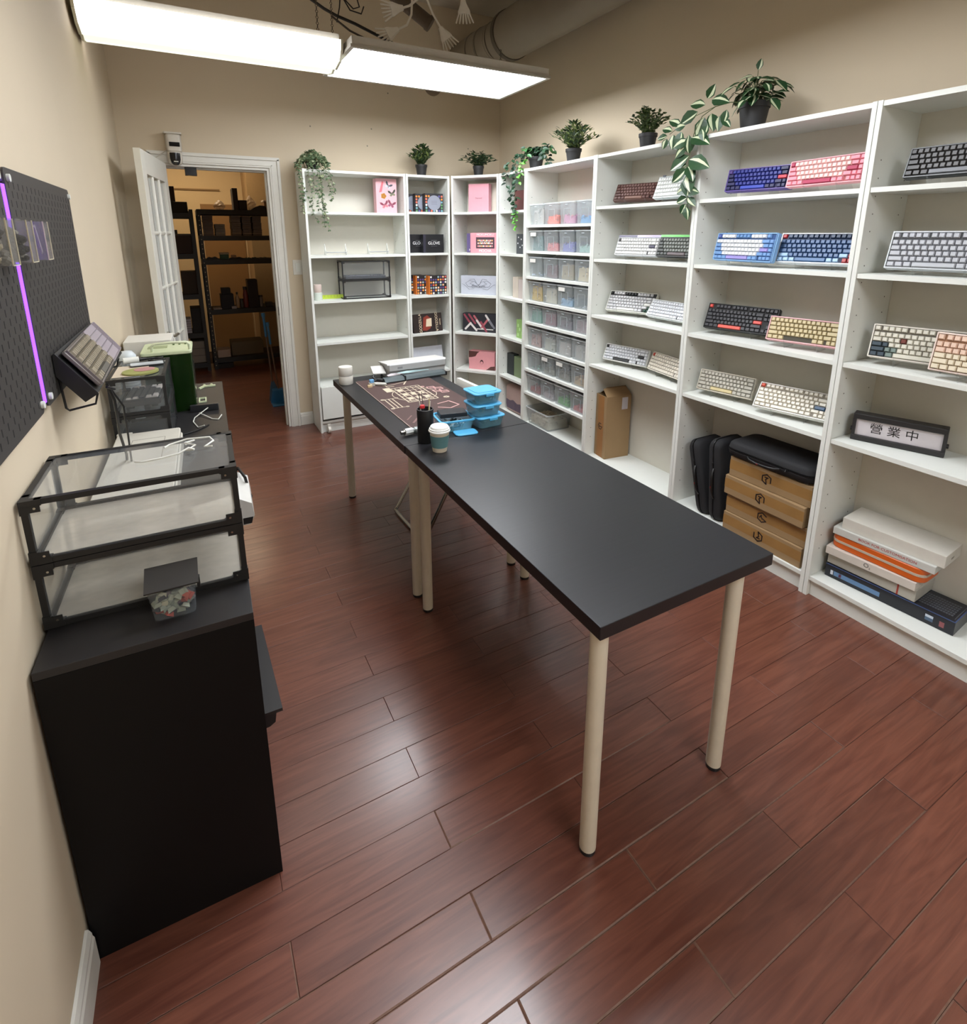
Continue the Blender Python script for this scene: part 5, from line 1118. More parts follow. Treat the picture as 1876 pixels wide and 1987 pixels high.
# leaves given by where they stand on the branch: (dy, z, direction y, direction z, length)
for dy, z, ddy, ddz, L in ((.16, .16, -.9, -.2, .085), (.19, .17, -.6, .6, .06), (.2, .145, .9, .2, .07), (.235, .12, .9, -.4, .09), (.16, .10, -.5, -.9, .08), (.2, .09, .2, -1, .085), (.255, .055, .95, -.1, .055), (.29, .06, .8, .5, .062), (.33, .04, .8, .3, .055), (.35, .02, 1, -.1, .05), (.36, .01, .2, -1, .045), (.31, .02, -.1, -1, .06), (.27, .03, .1, -1, .07),
        (.215, -.02, .8, -.2, .075), (.2, -.01, -.95, -.25, .105), (.225, -.045, .6, -.6, .06), (.21, -.09, .8, -.45, .1), (.21, -.08, -.2, 1, .07), (.2, -.11, -.9, -.3, .11), (.215, -.13, .7, -.2, .06), (.21, -.15, .8, -.6, .085), (.205, -.14, -.6, -.7, .075), (.2, -.17, -.4, -.9, .085), (.21, -.19, -.3, -.9, .08),
        (.2, -.245, .9, -.2, .062), (.2, -.25, -.9, -.2, .065), (.2, -.285, .9, -.3, .06), (.195, -.285, -.8, -.6, .055), (.2, -.315, .5, -.8, .05), (.195, -.33, -.3, -.9, .055), (.11, .08, -.2, -.9, .06), (.12, .04, .3, -.9, .05), (.09, .06, -.7, -.5, .05), (.07, .10, .2, -.9, .055), (.14, .02, -.4, -.9, .05)):
    x = -.165 if z < .03 else (-.09 - (.06 if dy > .25 else 0))
    if z < .06: x = min(x, -.155)
    pleaf((x - rnd.uniform(0, .012), dy, z), (rnd.uniform(-.35, -.05), ddy, ddz), FN + Vector((rnd.uniform(-.3, .3), rnd.uniform(-.3, .3), rnd.uniform(-.2, .3))), L * 1.2, rnd.choice((0, 1)))
st.build('stems', M_STEM, t)

# ------------------------------------------------------------------ black cabinets along the left wall
CRZ = -.0345; CB = Vector((.052, 1.15, 0))
def cab(lx, ly, z): return tuple(CB + Vector((lx * math.cos(CRZ) - ly * math.sin(CRZ), lx * math.sin(CRZ) + ly * math.cos(CRZ), z)))
M_CAB = mat('cabinet_black', (10, 9, 9), .55, spec=.2, var=.12, scale=6, stretch=(1, 12, 1)); M_CABT = mat('cabinet_top', (34, 32, 33), .45, var=.12, scale=6, stretch=(14, 1, 1))
def cabinet(label, y0, L, flap):
    t = thing('cabinet', label, 'cabinet', cab(0, y0, 0), CRZ)
    B(-.388, 0, .0005, .018, 0, .7315).build('side_panel', M_CAB, t, bevel=.0006); B(-.388, 0, L - .018, L - .0005, 0, .7315).build('side_panel', M_CAB, t, bevel=.0006)
    B(-.388, .0, .0005, L - .0005, .732, .75).build('top_panel', M_CABT, t, bevel=.0008); B(-.386, -.002, .018, L - .018, .06, .078).build('bottom_panel', M_CAB, t)
    B(-.386, -.38, .018, L - .018, .078, .7315).build('back_panel', M_CAB, t); B(-.03, -.02, .018, L - .018, 0, .06).build('plinth', M_CAB, t)
    n = 2; dw = (L - .036) / n
    for i in range(n):
        if flap and i == 0: continue
        B(-.017, .001, .02 + dw * i, .016 + dw * (i + 1), .082, .728).build('door', M_CAB, t, bevel=.001)
    if flap:
        B(-.36, -.018, .02, .02 + dw, .40, .418).build('shelf', M_CAB, t)
        b = MB(); b.rings([[(-.05, .03, z), (.040, .03, z), (.022, .36, z), (-.05, .36, z)] for z in (.444, .452)]); b.build('pull_out_tray', M_CABT, t)
        b = MB(); b.rings([[(-.05, .05, z0) for z0 in (.39, .443)] + [(.018, .05, .443), (.026, .05, .425), (.022, .05, .40), (.008, .05, .392)], [(-.05, .33, z0) for z0 in (.39, .443)] + [(.018, .33, .443), (.026, .33, .425), (.022, .33, .40), (.008, .33, .392)]]); b.build('tray_motor', mat('tray_box', (22, 24, 26), .35), t)
    return t
cabinet('low black cabinet with a pulled-out tray in the left foreground', 0, 1.09, True)
cabinet('low black cabinet farther back along the left wall, beside the open door', 1.0905, 1.09, False)
ZCB = .7505
# near frame case
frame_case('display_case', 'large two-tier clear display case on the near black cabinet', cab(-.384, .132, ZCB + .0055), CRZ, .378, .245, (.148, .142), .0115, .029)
# open tub of keycaps
t = thing('snap_tub', 'small clear tub of mixed keycaps with a raised dark lid on the near cabinet', 'tub', cab(-.197, .052, ZCB), CRZ)
b = MB(); b.tray(0, .092, 0, .062, 0, .07, .01, .0013, .006); b.build('tub', glass('snap_clear', (150, 156, 160), .10, .1), t, smooth=40)
o = MB().box(-.004, .098, 0, .064, 0, .0045).build('lid', mat('lid_smoke', (56, 54, 52), .4), t); o.matrix_local = T(0, .001, .0712, .42)
o = MB().box(-.003, .0965, .062, .066, -.014, 0.0).build('lid_rim', mat('lid_smoke', (56, 54, 52), .4), t); o.matrix_local = T(0, .001, .0712, .42)
b = MB(); b.box(.093, .099, .024, .038, .045, .07); b.build('clip', M_BLACK, t)
b = MB(); rnd = random.Random(5); mm = [K('kc%d' % i, c) for i, c in enumerate(((176, 182, 162), (152, 160, 146), (186, 84, 70), (120, 106, 110), (60, 62, 72), (200, 196, 170)))]
for k in range(95):
    p = cab(-.197 + rnd.uniform(.014, .078), .052 + rnd.uniform(.013, .049), ZCB + .007 + rnd.random() * .045); b.M = T(*p, rnd.uniform(-1, 1), rnd.uniform(-1, 1), rnd.uniform(0, 3)); b.m = rnd.choice((0, 0, 0, 1, 1, 2, 3, 4, 5)); b.frustum(-.0085, .0085, -.0085, .0085, -.004, .0045, .003)
tag(b.build('mixed_keycaps', mm), 'mixed sage, grey and red keycaps filling the small tub', 'keycaps', kind='stuff')
# white wire hooks on top of the case
M_HOOK = mat('hook_white', (226, 226, 216), .35); ZH = ZCB + .0055 + .290 + .0035
def hook(label, pts, r=.0024):
    b = MB(); b.tube(pts, r, 8); return tag(b.build('wire_hook', M_HOOK, smooth=60), label, 'hook', 'white wire hooks')
def cz(l): return [cab(x, y, z) for x, y, z in l]
hook('straight white wire hook lying on the clear case, nearest the camera', cz([(-.205, .245, ZH), (-.19, .234, ZH), (-.15, .236, ZH + .002), (-.115, .243, ZH + .004), (-.095, .25, ZH + .012), (-.085, .257, ZH + .004), (-.098, .265, ZH + .002)]))
hook('bent white wire hook lying on the clear case behind the straight one', cz([(-.15, .31, ZH), (-.14, .327, ZH), (-.10, .328, ZH + .008), (-.05, .318, ZH + .008), (-.042, .298, ZH + .004), (-.062, .275, ZH), (-.045, .272, ZH)]))
hook('small coiled white wire hook in the middle of the clear case top', cz([(-.105, .31, ZH), (-.085, .315, ZH + .006), (-.105, .295, ZH + .01), (-.082, .285, ZH + .004), (-.10, .268, ZH), (-.085, .26, ZH + .002)]))
hook('forked white wire hook lying on the bare cabinet top', cz([(-.13, 1.52, ZCB + .003), (-.085, 1.60, ZCB + .012), (-.055, 1.66, ZCB + .016)])[::-1] + cz([(-.135, 1.46, ZCB + .003), (-.115, 1.37, ZCB + .003), (-.09, 1.36, ZCB + .012)]))
hook('second prong hook beside the forked one on the bare cabinet top', cz([(-.11, 1.56, ZCB + .010), (-.06, 1.47, ZCB + .003), (-.035, 1.45, ZCB + .003), (-.02, 1.49, ZCB + .010)]))
t = thing('allen_key', 'thin black tool lying on the bare cabinet top', 'tool', (0, 0, 0)); b = MB(); b.tube(cz([(-.17, 1.30, ZCB + .003), (-.12, 1.33, ZCB + .003), (-.075, 1.39, ZCB + .003)]), .0028, 8); b.build('rod', M_MBLACK, t)
t = thing('black_bar', 'short black bar lying across the cabinet top beside the green bin', 'bar', cab(-.150, 1.625, ZCB), CRZ - .08); b = MB(); b.rbox(0, .12, 0, .022, 0, .03, .004, .001); b.build('bar_body', mat('bar_black', (34, 35, 38), .4), t)
M_LIME = mat('pale_green_plastic', (204, 214, 176), .4)
t = thing('square_ring', 'pale green square plastic ring on the far cabinet top', 'ring', cab(-.115, 1.77, ZCB), CRZ); b = MB()
for q in ((0, .035, 0, .006), (0, .035, .07, .076), (0, .006, .006, .07), (.029, .035, .006, .07)): b.box(*q, 0, .007)
b.build('frame', M_LIME, t)
t = thing('clip_piece', 'pale green angled clip at the far end of the cabinet top', 'clip', cab(-.11, 2.04, ZCB), CRZ); b = MB(); b.rings([[(x, y, z) for x, y in ((0, 0), (.02, .035), (.075, .035), (.075, .05), (.014, .05), (-.008, .01))] for z in (0, .008)]); b.cyl((.02, .08, 0), (.02, .08, .006), .006, n=8); b.cyl((.055, .08, 0), (.055, .08, .006), .006, n=8); b.build('clip_body', M_LIME, t)
# white flat scanner
t = thing('flatbed_scanner', 'flat white scanner lying behind the large clear case', 'scanner', cab(-.378, .50, ZCB), CRZ)
M_SCN = mat('scanner_white', (206, 202, 190), .45)
b = MB(); b.rbox(0, .215, 0, .68, 0, .055, .01, .003); b.build('base', M_SCN, t); b = MB(); b.rbox(.004, .211, .02, .67, .0555, .078, .01, .003); b.build('lid', M_SCN, t)
b = MB()
for q in ((.06, .165, .58, .582), (.06, .062, .36, .58), (.163, .165, .36, .58)): b.box(*q, .0778, .0784)
b.build('lid_groove', K('groove', (140, 136, 126)), t); b = MB(); b.rbox(.0, .05, .675, .695, .02, .075, .004); b.build('hinge', M_SCN, t)
# roll and papers seen through the case
t = thing('paper_roll', 'white rolled paper lying across the cabinet behind the clear case', 'paper', cab(-.12, .44, ZCB), CRZ)
b = MB(); b.cyl((-.0, .0, .034), (.10, .03, .034), .033, n=24); b.build('roll', mat('paper_white', (214, 208, 192), .7), t, smooth=40)
# frame tower with keyboard
frame_case('display_case', 'tall narrow black frame case holding a keyboard on the far black cabinet', cab(-.383, 1.215, ZCB + .0055), CRZ, .178, .35, (.130, .145), .0105, .025)
keyboard('charcoal keyboard with white accent keys inside the tall frame case', T(*cab(-.226, 1.235, ZCB + .186), 0, .08, CRZ + PI / 2), '60', (42, 42, 44), lambda x, y, w_, t_, j: (196, 190, 186) if (t_ in 'me' and j != 2) else (56, 57, 60), .31, .125, True)
t = thing('keyboard_rest', 'small black rest under the keyboard in the tall frame case', 'stand', cab(-.37, 1.24, ZCB + .1475), CRZ); b = MB(); b.box(.03, .05, .03, .26, 0, .016); b.box(.11, .13, .03, .26, 0, .010); b.box(.03, .13, .12, .16, 0, .006); b.build('rest_body', M_MBLACK, t)
ZTT = ZCB + .0055 + .275 + .001
t = thing('magazine', 'round-printed pink and yellow disc card on the tall frame case', 'card', cab(-.285, 1.30, ZTT), CRZ); b = MB(); b.lathe([(.001, 0), (.062, 0), (.062, .006), (.001, .006)], 28); b.build('card', mat('card_lime', (166, 162, 96), .6, c2=(120, 130, 70), scale=40), t); b = MB(); b.lathe([(.001, .006), (.036, .006), (.036, .0075), (.001, .0075)], 22, (.012, .02, 0)); b.build('pink_print', mat('card_pink', (196, 142, 140), .6, c2=(150, 110, 110), scale=60), t)
t = thing('paper_sheet', 'cream paper sheet under the disc card on the tall frame case', 'paper', cab(-.375, 1.24, ZTT - .0006), CRZ); B(0, .11, 0, .2, 0, .0006).build('sheet', mat('paper_cream2', (204, 190, 170), .7), t)
t = thing('phone', 'slim pale phone with dark edge lying on the tall frame case', 'phone', cab(-.33, 1.40, ZTT + .0), CRZ + .10); b = MB(); b.rbox(0, .12, 0, .055, 0.0, .005, .008); b.build('phone_body', M_BLACK, t); b = MB(); b.rbox(.002, .118, .002, .053, .005, .008, .007); b.build('back_cover', mat('phone_pale', (196, 202, 206), .3), t)
t = thing('power_adapter', 'white cylindrical plug with a black cable on the tall frame case', 'plug', cab(-.36, 1.48, ZTT + .014), CRZ + .1); b = MB(); b.cyl((0, 0, 0), (.055, .006, 0), .0135, n=18); b.build('plug_body', M_WHITE, t, smooth=40); b = MB(); b.cyl((.055, .006, 0), (.082, .01, 0), .008, .006, 12); b.tube([(.08, .01, 0), (.11, .03, -.004), (.145, .02, -.008), (.15, -.0, -.008), (.12, -.015, -.008), (.09, .0, -.008), (.10, .035, -.008), (.145, .05, -.008)], .0035, 7); b.build('cable', M_BLACK, t, smooth=60)
# green bin
t = thing('green_bin', 'tall translucent green bin with pale lid and carrying handle on the cabinet', 'bin', cab(-.316, 1.655, ZCB), CRZ)
M_GRN = glass('green_plastic', (16, 40, 7), .7, .15)
b = MB(); b.tray(0, .2, 0, .25, 0, .272, .018, .002, .004, 4); b.build('bin_body', M_GRN, t, smooth=40)
b = MB(); b.rbox(-.003, .203, -.003, .253, .2725, .289, .02, .003, 4); b.build('lid', M_LIME, t, smooth=40)
b = MB(); b.tube([(.045, .02, .289), (.045, .015, .315), (.055, .012, .325), (.12, .012, .327), (.185, .012, .325), (.195, .015, .315), (.195, .02, .289)], .006, 8); b.build('handle', mat('handle_cream', (214, 222, 190), .4), t, smooth=60)
B(.02, .1, .1, .16, .2895, .291).build('lid_label', K('lidlabel', (150, 160, 120)), t)
for x in (.12, .145, .17): B(x, x + .008, .16, .2, .2895, .295).build('lid_vent', K('vent_green', (90, 110, 70)), t)
b = MB(); b.rbox(.01, .19, .012, .238, .004, .22, .014, .002, 3); tag(b.build('green_block', mat('deep_green', (12, 24, 8), .6), loc=cab(-.316, 1.655, ZCB), rz=CRZ), 'dark green block filling the translucent green bin', 'block')
# white box and white cylinder
t = thing('white_carton', 'plain white box on the far cabinet beside the french door', 'box', cab(-.412, 1.94, ZCB), CRZ); b = MB(); b.rbox(0, .205, 0, .22, 0, .297, .006, .002, 2); b.build('box_body', mat('carton_white', (222, 220, 212), .5), t); b = MB(); b.box(.205, .2065, .02, .18, .24, .275); b.build('slot', K('slot', (190, 188, 180)), t)
t = thing('white_fan', 'white rounded cylindrical fan standing behind the tall frame case', 'fan', cab(-.362, 1.615, ZCB), CRZ); b = MB(); b.lathe([(.001, 0), (.035, 0), (.037, .01), (.037, .265), (.034, .295), (.022, .312), (.001, .316)], 28); b.build('fan_body', mat('fan_white', (206, 214, 218), .35), t, smooth=50)
b = MB()
for i in range(7): b.lathe([(.0372, .12 + i * .014), (.0378, .122 + i * .014), (.0372, .124 + i * .014)], 28)
b.build('grille', mat('grille_grey', (170, 178, 182), .4), t)
# white strip hanging in front of the cabinet, with black cables
t = thing('power_strip', 'white power strip with black end hanging on the cabinet front', 'power strip', cab(.0015, .70, .60), CRZ)
b = MB(); b.rings([[(0, y, z), (.03, y, z), (.045, y, z + .03), (.04, y, z + .075), (0, y, z + .10)] for y, z in ((0, 0), (.16, .035))]); b.build('strip_body', mat('strip_white', (206, 204, 198), .4), t)
b = MB(); b.rings([[(.008, y, z + .004), (.034, y, z + .004), (.04, y, z + .026), (.008, y, z + .026)] for y, z in ((-.0015, 0), (0, 0))]); b.build('socket_end', M_BLACK, t)
b = MB(); b.tube([(.035, .12, .09), (.03, .10, .13), (.012, .16, .145), (.006, .25, .10)], .005, 7); b.tube([(.03, .13, .08), (.045, .09, .06), (.03, .07, .02), (.02, .09, -.03)], .003, 6); b.build('cable', M_BLACK, t, smooth=60)

# ------------------------------------------------------------------ pegboards on the left wall
M_PEG = mat('pegboard_dark', (58, 55, 53), .5); M_HOLE = mat('peg_hole', (14, 14, 15), .8)
WA = math.atan(.0185)
def pegboard(label, y0, y1, z0, z1):
    t = thing('pegboard', label, 'pegboard', (wl(y0), y0, 0), -WA); L = y1 - y0   # local y along the wall, x out of the wall
    b = MB(); b.rings([[(x, y, z) for y, z in b.rr(0, L, z0, z1, .014, 3)] for x in (.016, .0205)]); b.build('board', M_PEG, t)
    b = MB(); nx = int(L / .02) - 1; nz = int((z1 - z0) / .02) - 1
    for i in range(nx):
        for j in range(nz):
            if (i + j) % 2: continue
            y = .024 + i * .02; z = z0 + .026 + j * .02
            if y > L - .02 or z > z1 - .02: continue
            b.box(.0204, .0208, y - .0022, y + .0022, z - .0075, z + .0075)
    tag(b.build('slots', M_HOLE, t), kind='stuff')
    for y in (.02, L - .02):
        for z in (z0 + .022, z1 - .022):
            b = MB(); b.cyl((0.0005, y, z), (.016, y, z), .008, n=10); b.cyl((.0208, y, z), (.027, y, z), .0085, n=14); b.build('wall_clip', M_WHITE, t, smooth=40)
    return t
pegboard('nearer dark pegboard with acrylic bins, cut by the left picture edge', .80, 1.545, 1.155, 1.697)
pegboard('farther dark pegboard carrying the slanted keyboard rack', 1.584, 2.31, 1.155, 1.697)
t = thing('light_strip', 'glowing violet light strip in the gap between the two pegboards', 'light', (wl(1.565), 1.5645, 1.165), -WA)
M_VIO = mat('violet_glow', (132, 70, 255), .5, emit=1.6)
b = MB(); b.box(.001, .009, -.017, .017, 0, .50); b.build('strip_base', mat('strip_base', (190, 170, 220), .5), t); b = MB(); b.box(.009, .0200, -.014, .014, .005, .495); b.build('led_line', M_VIO, t)
# acrylic bins
M_BIN = glass('bin_acrylic', (196, 196, 190), .16)
for i in range(4):
    y0 = 1.592 - i * .145
    t = thing('acrylic_bin', ['clear acrylic bin with a white strip, last on the right of the row', 'clear acrylic bin of black fluff, second from the right', 'clear acrylic bin of grey and cream fluff, third from the right', 'clear acrylic bin with a cream card at the picture edge'][i], 'bin', (wl(y0) + .0215, y0, 1.498), -WA, 'acrylic bins on the pegboard')
    L = .046; D = .05; Hh = .085
    for nm, q in (('panel', (0, D, 0, .002, 0, Hh)), ('panel', (0, D, L - .002, L, 0, Hh)), ('front_panel', (D - .002, D, .002, L - .002, 0, Hh * .96)), ('back_panel', (0, .002, .002, L - .002, 0, Hh + .006)), ('floor_panel', (.002, D - .002, .002, L - .002, 0, .002))):
        B(*q).build(nm, M_BIN, t)
    b = MB()
    for y in (0, L): b.box(D - .0015, D + .0006, y - .001, y + .001, 0, Hh)
    b.box(D - .001, D + .0006, 0, L, -.0006, .0012); b.build('bright_edge', mat('edge_cream', (214, 204, 176), .3), t)
    b = MB(); rnd = random.Random(i + 20)
    if i == 0:
        b.rings([[(x, .006, .072), (x, .012, .078), (x, .042, .02), (x, .036, .012)] for x in (.03, .033)]); o = b.build('paper_strip', mat('strip_paper', (176, 172, 158), .6), loc=(wl(y0) + .0215, y0, 1.498), rz=-WA); tag(o, 'white curved paper strip inside the rightmost acrylic bin', 'paper')
    else:
        cols = (None, ((26, 26, 28), (40, 38, 38), (150, 146, 136)), ((120, 114, 104), (60, 56, 54), (196, 184, 156)), ((176, 168, 140), (70, 66, 60), (210, 200, 168)))[i]
        for k in range(46):
            p = (rnd.uniform(.011, D - .012), rnd.uniform(.011, L - .011), .008 + rnd.random() ** 1.3 * .055); s = rnd.uniform(.005, .010)
            b.M = T(*p, rnd.random() * 3, rnd.random() * 3, rnd.random() * 3); b.m = 0 if rnd.random() < .65 else rnd.choice((1, 2)); b.lathe([(.001, -s), (s * .8, -s * .5), (s, 0), (s * .7, s * .6), (.001, s)], 6)
        b.M = Matrix(); o = b.build('bin_filling', [K('bf%d_%d' % (i, k), c, .7) for k, c in enumerate(cols)], loc=(wl(y0) + .0215, y0, 1.498), rz=-WA); tag(o, ('', 'black fluffy bits inside the second acrylic bin', 'grey and cream bits inside the third acrylic bin', 'cream and dark bits inside the acrylic bin at the picture edge')[i], 'bits', kind='stuff')
# slanted keyboard rack
t = thing('wall_rack', 'black slanted keyboard rack fixed to the farther pegboard', 'rack', (wl(1.69) + .022, 1.69, 1.16), -WA)
b = MB(); b.rings([[(0, y, .10), (.006, y, .104), (.083, y, -.008), (.078, y, -.014), (.052, y, -.03), (0, y, .045)] for y in (0, .565)]); b.build('shelf_wedge', M_MBLACK, t, bevel=.001)
for y in (.02, .5):
    b = MB(); b.tube([(.002, y, .04), (.006, y, -.045), (.012, y, -.052), (.07, y, -.042), (.078, y, -.014)], .003, 7); b.build('wire_brace', M_MBLACK, t)
b = MB(); b.tube([(.09, .10, -.01), (.10, .11, -.06), (.095, .15, -.12), (.085, .22, -.2), (.08, .32, -.30), (.06, .45, -.405)], .004, 7); b.tube([(.085, .14, -.02), (.11, .18, -.1), (.10, .26, -.22), (.085, .36, -.36), (.09, .42, -.403)], .003, 7)
b.tube([(.10, .02, .0), (.112, .05, -.015), (.10, .09, -.02)], .0035, 7); b.build('cable', M_BLACK, t, smooth=60)
bl = wl(1.69) + .022
ta = math.atan2(.112, .077); ex = Vector((0, 1, 0)); ey = Vector((-math.cos(ta), 0, math.sin(ta))); ez = Vector((math.sin(ta), 0, math.cos(ta)))
RM = Matrix(((ex.x, ey.x, ez.x, bl + .083), (ex.y, ey.y, ez.y, 1.70), (ex.z, ey.z, ez.z, 1.158), (0, 0, 0, 1)))
def RT(x, y, z): return RM @ Matrix.Translation((x, y, z))
keyboard('compact keyboard with silver-edged dark keys in the slanted wall rack', RT(0, .004, .014), '60', (120, 112, 106), lambda x, y, w_, t_, j: (140, 130, 110) if t_ != 's' else (96, 92, 84), .30, .118, True, plate=(40, 34, 28), thick=.010)
t = thing('empty_tray', 'empty pale clear keycap tray beside the keyboard in the slanted rack', 'tray'); t.matrix_world = RT(.305, .004, .006)
b = MB(); b.tray(0, .235, 0, .118, 0, .012, .004, .0015); b.build('tray_body', mat('tray_pale', (176, 166, 172), .3), t)
for j in range(4): B(.002, .233, .028 + j * .022, .0295 + j * .022, .0016, .010).build('divider', mat('tray_div', (150, 142, 150), .3), t)

# ------------------------------------------------------------------ storage room
t = thing('storage_light', 'warm ceiling lamp out of sight in the back storage room', 'light', (.1, 7.3, 2.70)); b = MB(); b.rbox(-.5, .5, -.12, .12, 0, .049, .02); b.build('housing', M_HOUS, t); B(-.47, .47, -.10, .10, -.012, 0).build('diffuser', mat('store_glow', (255, 232, 196), .5, emit=STORE_E), t)
def rack(label, x0, x1, y0, zs, D=.45, H=1.83):
    t = thing('metal_shelving', label, 'shelving', (x0, y0, 0)); W = x1 - x0
    for x in (0, W):
        for y in (0, D):
            sx = 1 if x == 0 else -1; sy = 1 if y == 0 else -1
            b = MB(); b.box(min(x, x + sx * .038), max(x, x + sx * .038), min(y, y + sy * .002), max(y, y + sy * .002), 0, H); b.box(min(x, x + sx * .002), max(x, x + sx * .002), min(y, y + sy * .038), max(y, y + sy * .038), 0, H); b.build('post', M_MBLACK, t)
    b = MB()
    for k in range(34):
        z = .05 + k * .052; b.cyl((.019, -.0006, z), (.019, 0.0004, z), .006, n=6)
    b.build('post_holes', mat('hole_light', (176, 160, 130), .7), t)['kind'] = 'stuff'
    for z in zs:
        b = MB(); b.box(.002, W - .002, .002, .02, z - .055, z); b.box(.002, W - .002, D - .02, D - .002, z - .055, z); b.box(.002, .02, .02, D - .02, z - .055, z); b.box(W - .02, W - .002, .02, D - .02, z - .055, z); b.build('beam', M_MBLACK, t)
        B(.004, W - .004, .021, D - .021, z - .012, z - .001).build('deck', mat('deck_dark', (60, 50, 40), .8), t)
    return t
RS = (1.835, 1.548, 1.28, .705, .13); LS = (1.792, 1.35, .90, .455, .10)
rack('right-hand black metal shelving in the storage room', .21, 1.10, 7.05, RS)
rack('left-hand black metal shelving in the storage room', -.75, .172, 7.02, LS)
def sbox(name, label, cat, x0, x1, y0, z, h, c, d=.22, n=0, lid=None):
    t = thing(name, label, cat, (x0, y0, z + .001)); W = x1 - x0; m = mat('st_%d_%d_%d' % c, c, .7)
    b = MB(); b.rbox(0, W, 0, d, 0, h, .006, .002, 2); b.build('body', m, t)
    if n:
        for k in range(1, n): B(-.001, W + .001, -.001, d * .5, h * k / n - .002, h * k / n + .002).build('seam', mat('st_seam', (40, 34, 30), .8), t)
    if lid: b = MB(); b.rbox(-.006, W + .006, -.006, d + .006, h, h + .02, .008, .002, 2); b.build('lid', mat('st_l%d' % lid[0], lid, .6), t)
    return t
y = 7.10
sbox('stacked_box', 'tall dark box on top of the left storage shelving', 'box', -.10, .02, y, LS[0] + .12, .16, (44, 32, 24)); sbox('dark_crate', 'wide black crate on top of the left storage shelving', 'crate', -.16, .13, y - .02, LS[0], .118, (20, 17, 15), .3)
sbox('dark_box', 'narrow upright dark box on the right storage shelving top', 'box', .60, .655, y, RS[0], .24, (34, 26, 24)); sbox('dark_box', 'low dark box beside the upright one on the right storage shelving', 'box', .66, .745, y, RS[0], .11, (40, 30, 26))
sbox('carton', 'tan carton with pale lid at the right end of the top storage shelf', 'carton', .93, 1.05, y, RS[0], .10, (120, 88, 56), .2, 0, (196, 180, 160))
def bag(label, x, z, w_, h, c, seed, name='plastic_bag', cat='bag', yy=7.2):
    rnd = random.Random(seed); b = MB(); R = []
    for i in range(8):
        u = i / 7; r = math.sin(PI * min(u * .8 + .18, 1)) ; R.append([(x + math.cos(a) * w_ / 2 * r * rnd.uniform(.75, 1.2), yy + math.sin(a) * w_ / 2 * r * rnd.uniform(.7, 1.1), z + .002 + h * u) for a in [2 * PI * k / 12 for k in range(12)]])
    b.rings(R); o = b.build(name, glass('bag_%d' % c[0], c, .45, .3)); return tag(o, label, cat)
bag('crumpled clear plastic bag on the right storage shelving top', .79, RS[0], .13, .17, (200, 176, 150), 1); bag('crinkled pale bag with a dark base left on the top storage shelf', .46, RS[0], .12, .11, (150, 130, 110), 2)
b = MB(); R = []
for i, (xx, zz) in enumerate(((.78, .0), (.82, .03), (.88, .055), (.94, .05), (.96, .0))): R.append([(xx, 7.1, RS[0] + .001), (xx, 7.3, RS[0] + .001), (xx, 7.3, RS[0] + .002 + zz), (xx, 7.1, RS[0] + .002 + zz)])
b.rings(R); tag(b.build('black_hump', K('humpblk', (20, 18, 18))), 'low black humped bundle on the top storage shelf', 'bundle')
for i, (xa, xb, hh, n, c) in enumerate(((.265, .365, .225, 9, (98, 90, 88)), (.385, .485, .13, 5, (120, 118, 116)), (.56, .655, .225, 9, (104, 98, 96)), (.672, .765, .22, 9, (92, 86, 88)), (.785, .88, .22, 9, (88, 82, 84)))):
    for k in range(n):
        hk = hh / n; t = thing('folder_box', 'grey flat box, %s from the bottom of the %s stack on the storage shelf' % (('lowest', 'second', 'third', 'fourth', 'fifth', 'sixth', 'seventh', 'eighth', 'ninth')[k], ('first', 'short second', 'third', 'fourth', 'last')[i]), 'box', (xa + .002 * (k % 3 - 1), y - .01, RS[1] + .001 + hk * k), 0, 'grey flat boxes in stack %d' % (i + 1)); m = mat('st_%d_%d_%d' % c, c, .7)
        B(0, xb - xa, 0, .28, 0, hk - .002).build('box_body', m, t)
sbox('green_case', 'small green case with pale lid on the third storage shelf', 'case', .405, .495, y, RS[2], .055, (50, 84, 64), .14, 0, (150, 140, 120)); sbox('clear_box', 'small pinkish clear box on the third storage shelf', 'box', .525, .575, y, RS[2], .045, (140, 112, 92), .1)
for i, (xa, xb, hh, c) in enumerate(((.26, .39, .03, (30, 24, 24)), (.50, .66, .022, (24, 22, 22)), (.67, .73, .015, (46, 60, 46)), (.74, .80, .018, (40, 50, 44)), (.82, .93, .016, (70, 70, 60)), (.30, .36, .012, (120, 100, 84)))):
    t = thing('tool', ('black cable heap', 'flat black tool bundle', 'small green board', 'small grey green part', 'row of little metal parts', 'tan packet')[i] + ' on the third storage shelf', 'tool', (xa, 7.075 if i != 5 else 7.2, RS[2] + .001)); b = MB(); rnd = random.Random(i)
    b.rings([[(u * (xb - xa), 0, 0), (u * (xb - xa), .1, 0), (u * (xb - xa), .1, hh * q), (u * (xb - xa), 0, hh * q)] for u, q in ((0, .4), (.2, 1), (.45, .7), (.7, 1.1), (1, .3))]); b.build('body', K('tl%d' % i, c, .6), t)
sbox('tool_box', 'dark blue tool box on the fourth storage shelf', 'tool box', .36, .50, y, RS[3], .17, (22, 24, 34), .2, 2); sbox('tool_case', 'small dark case on top of the blue tool box', 'case', .375, .475, y + .02, RS[3] + .172, .07, (20, 24, 30), .14)
sbox('dark_box', 'tall dark book-like box on the fourth storage shelf', 'box', .665, .775, y, RS[3], .33, (26, 20, 24), .2, 4)
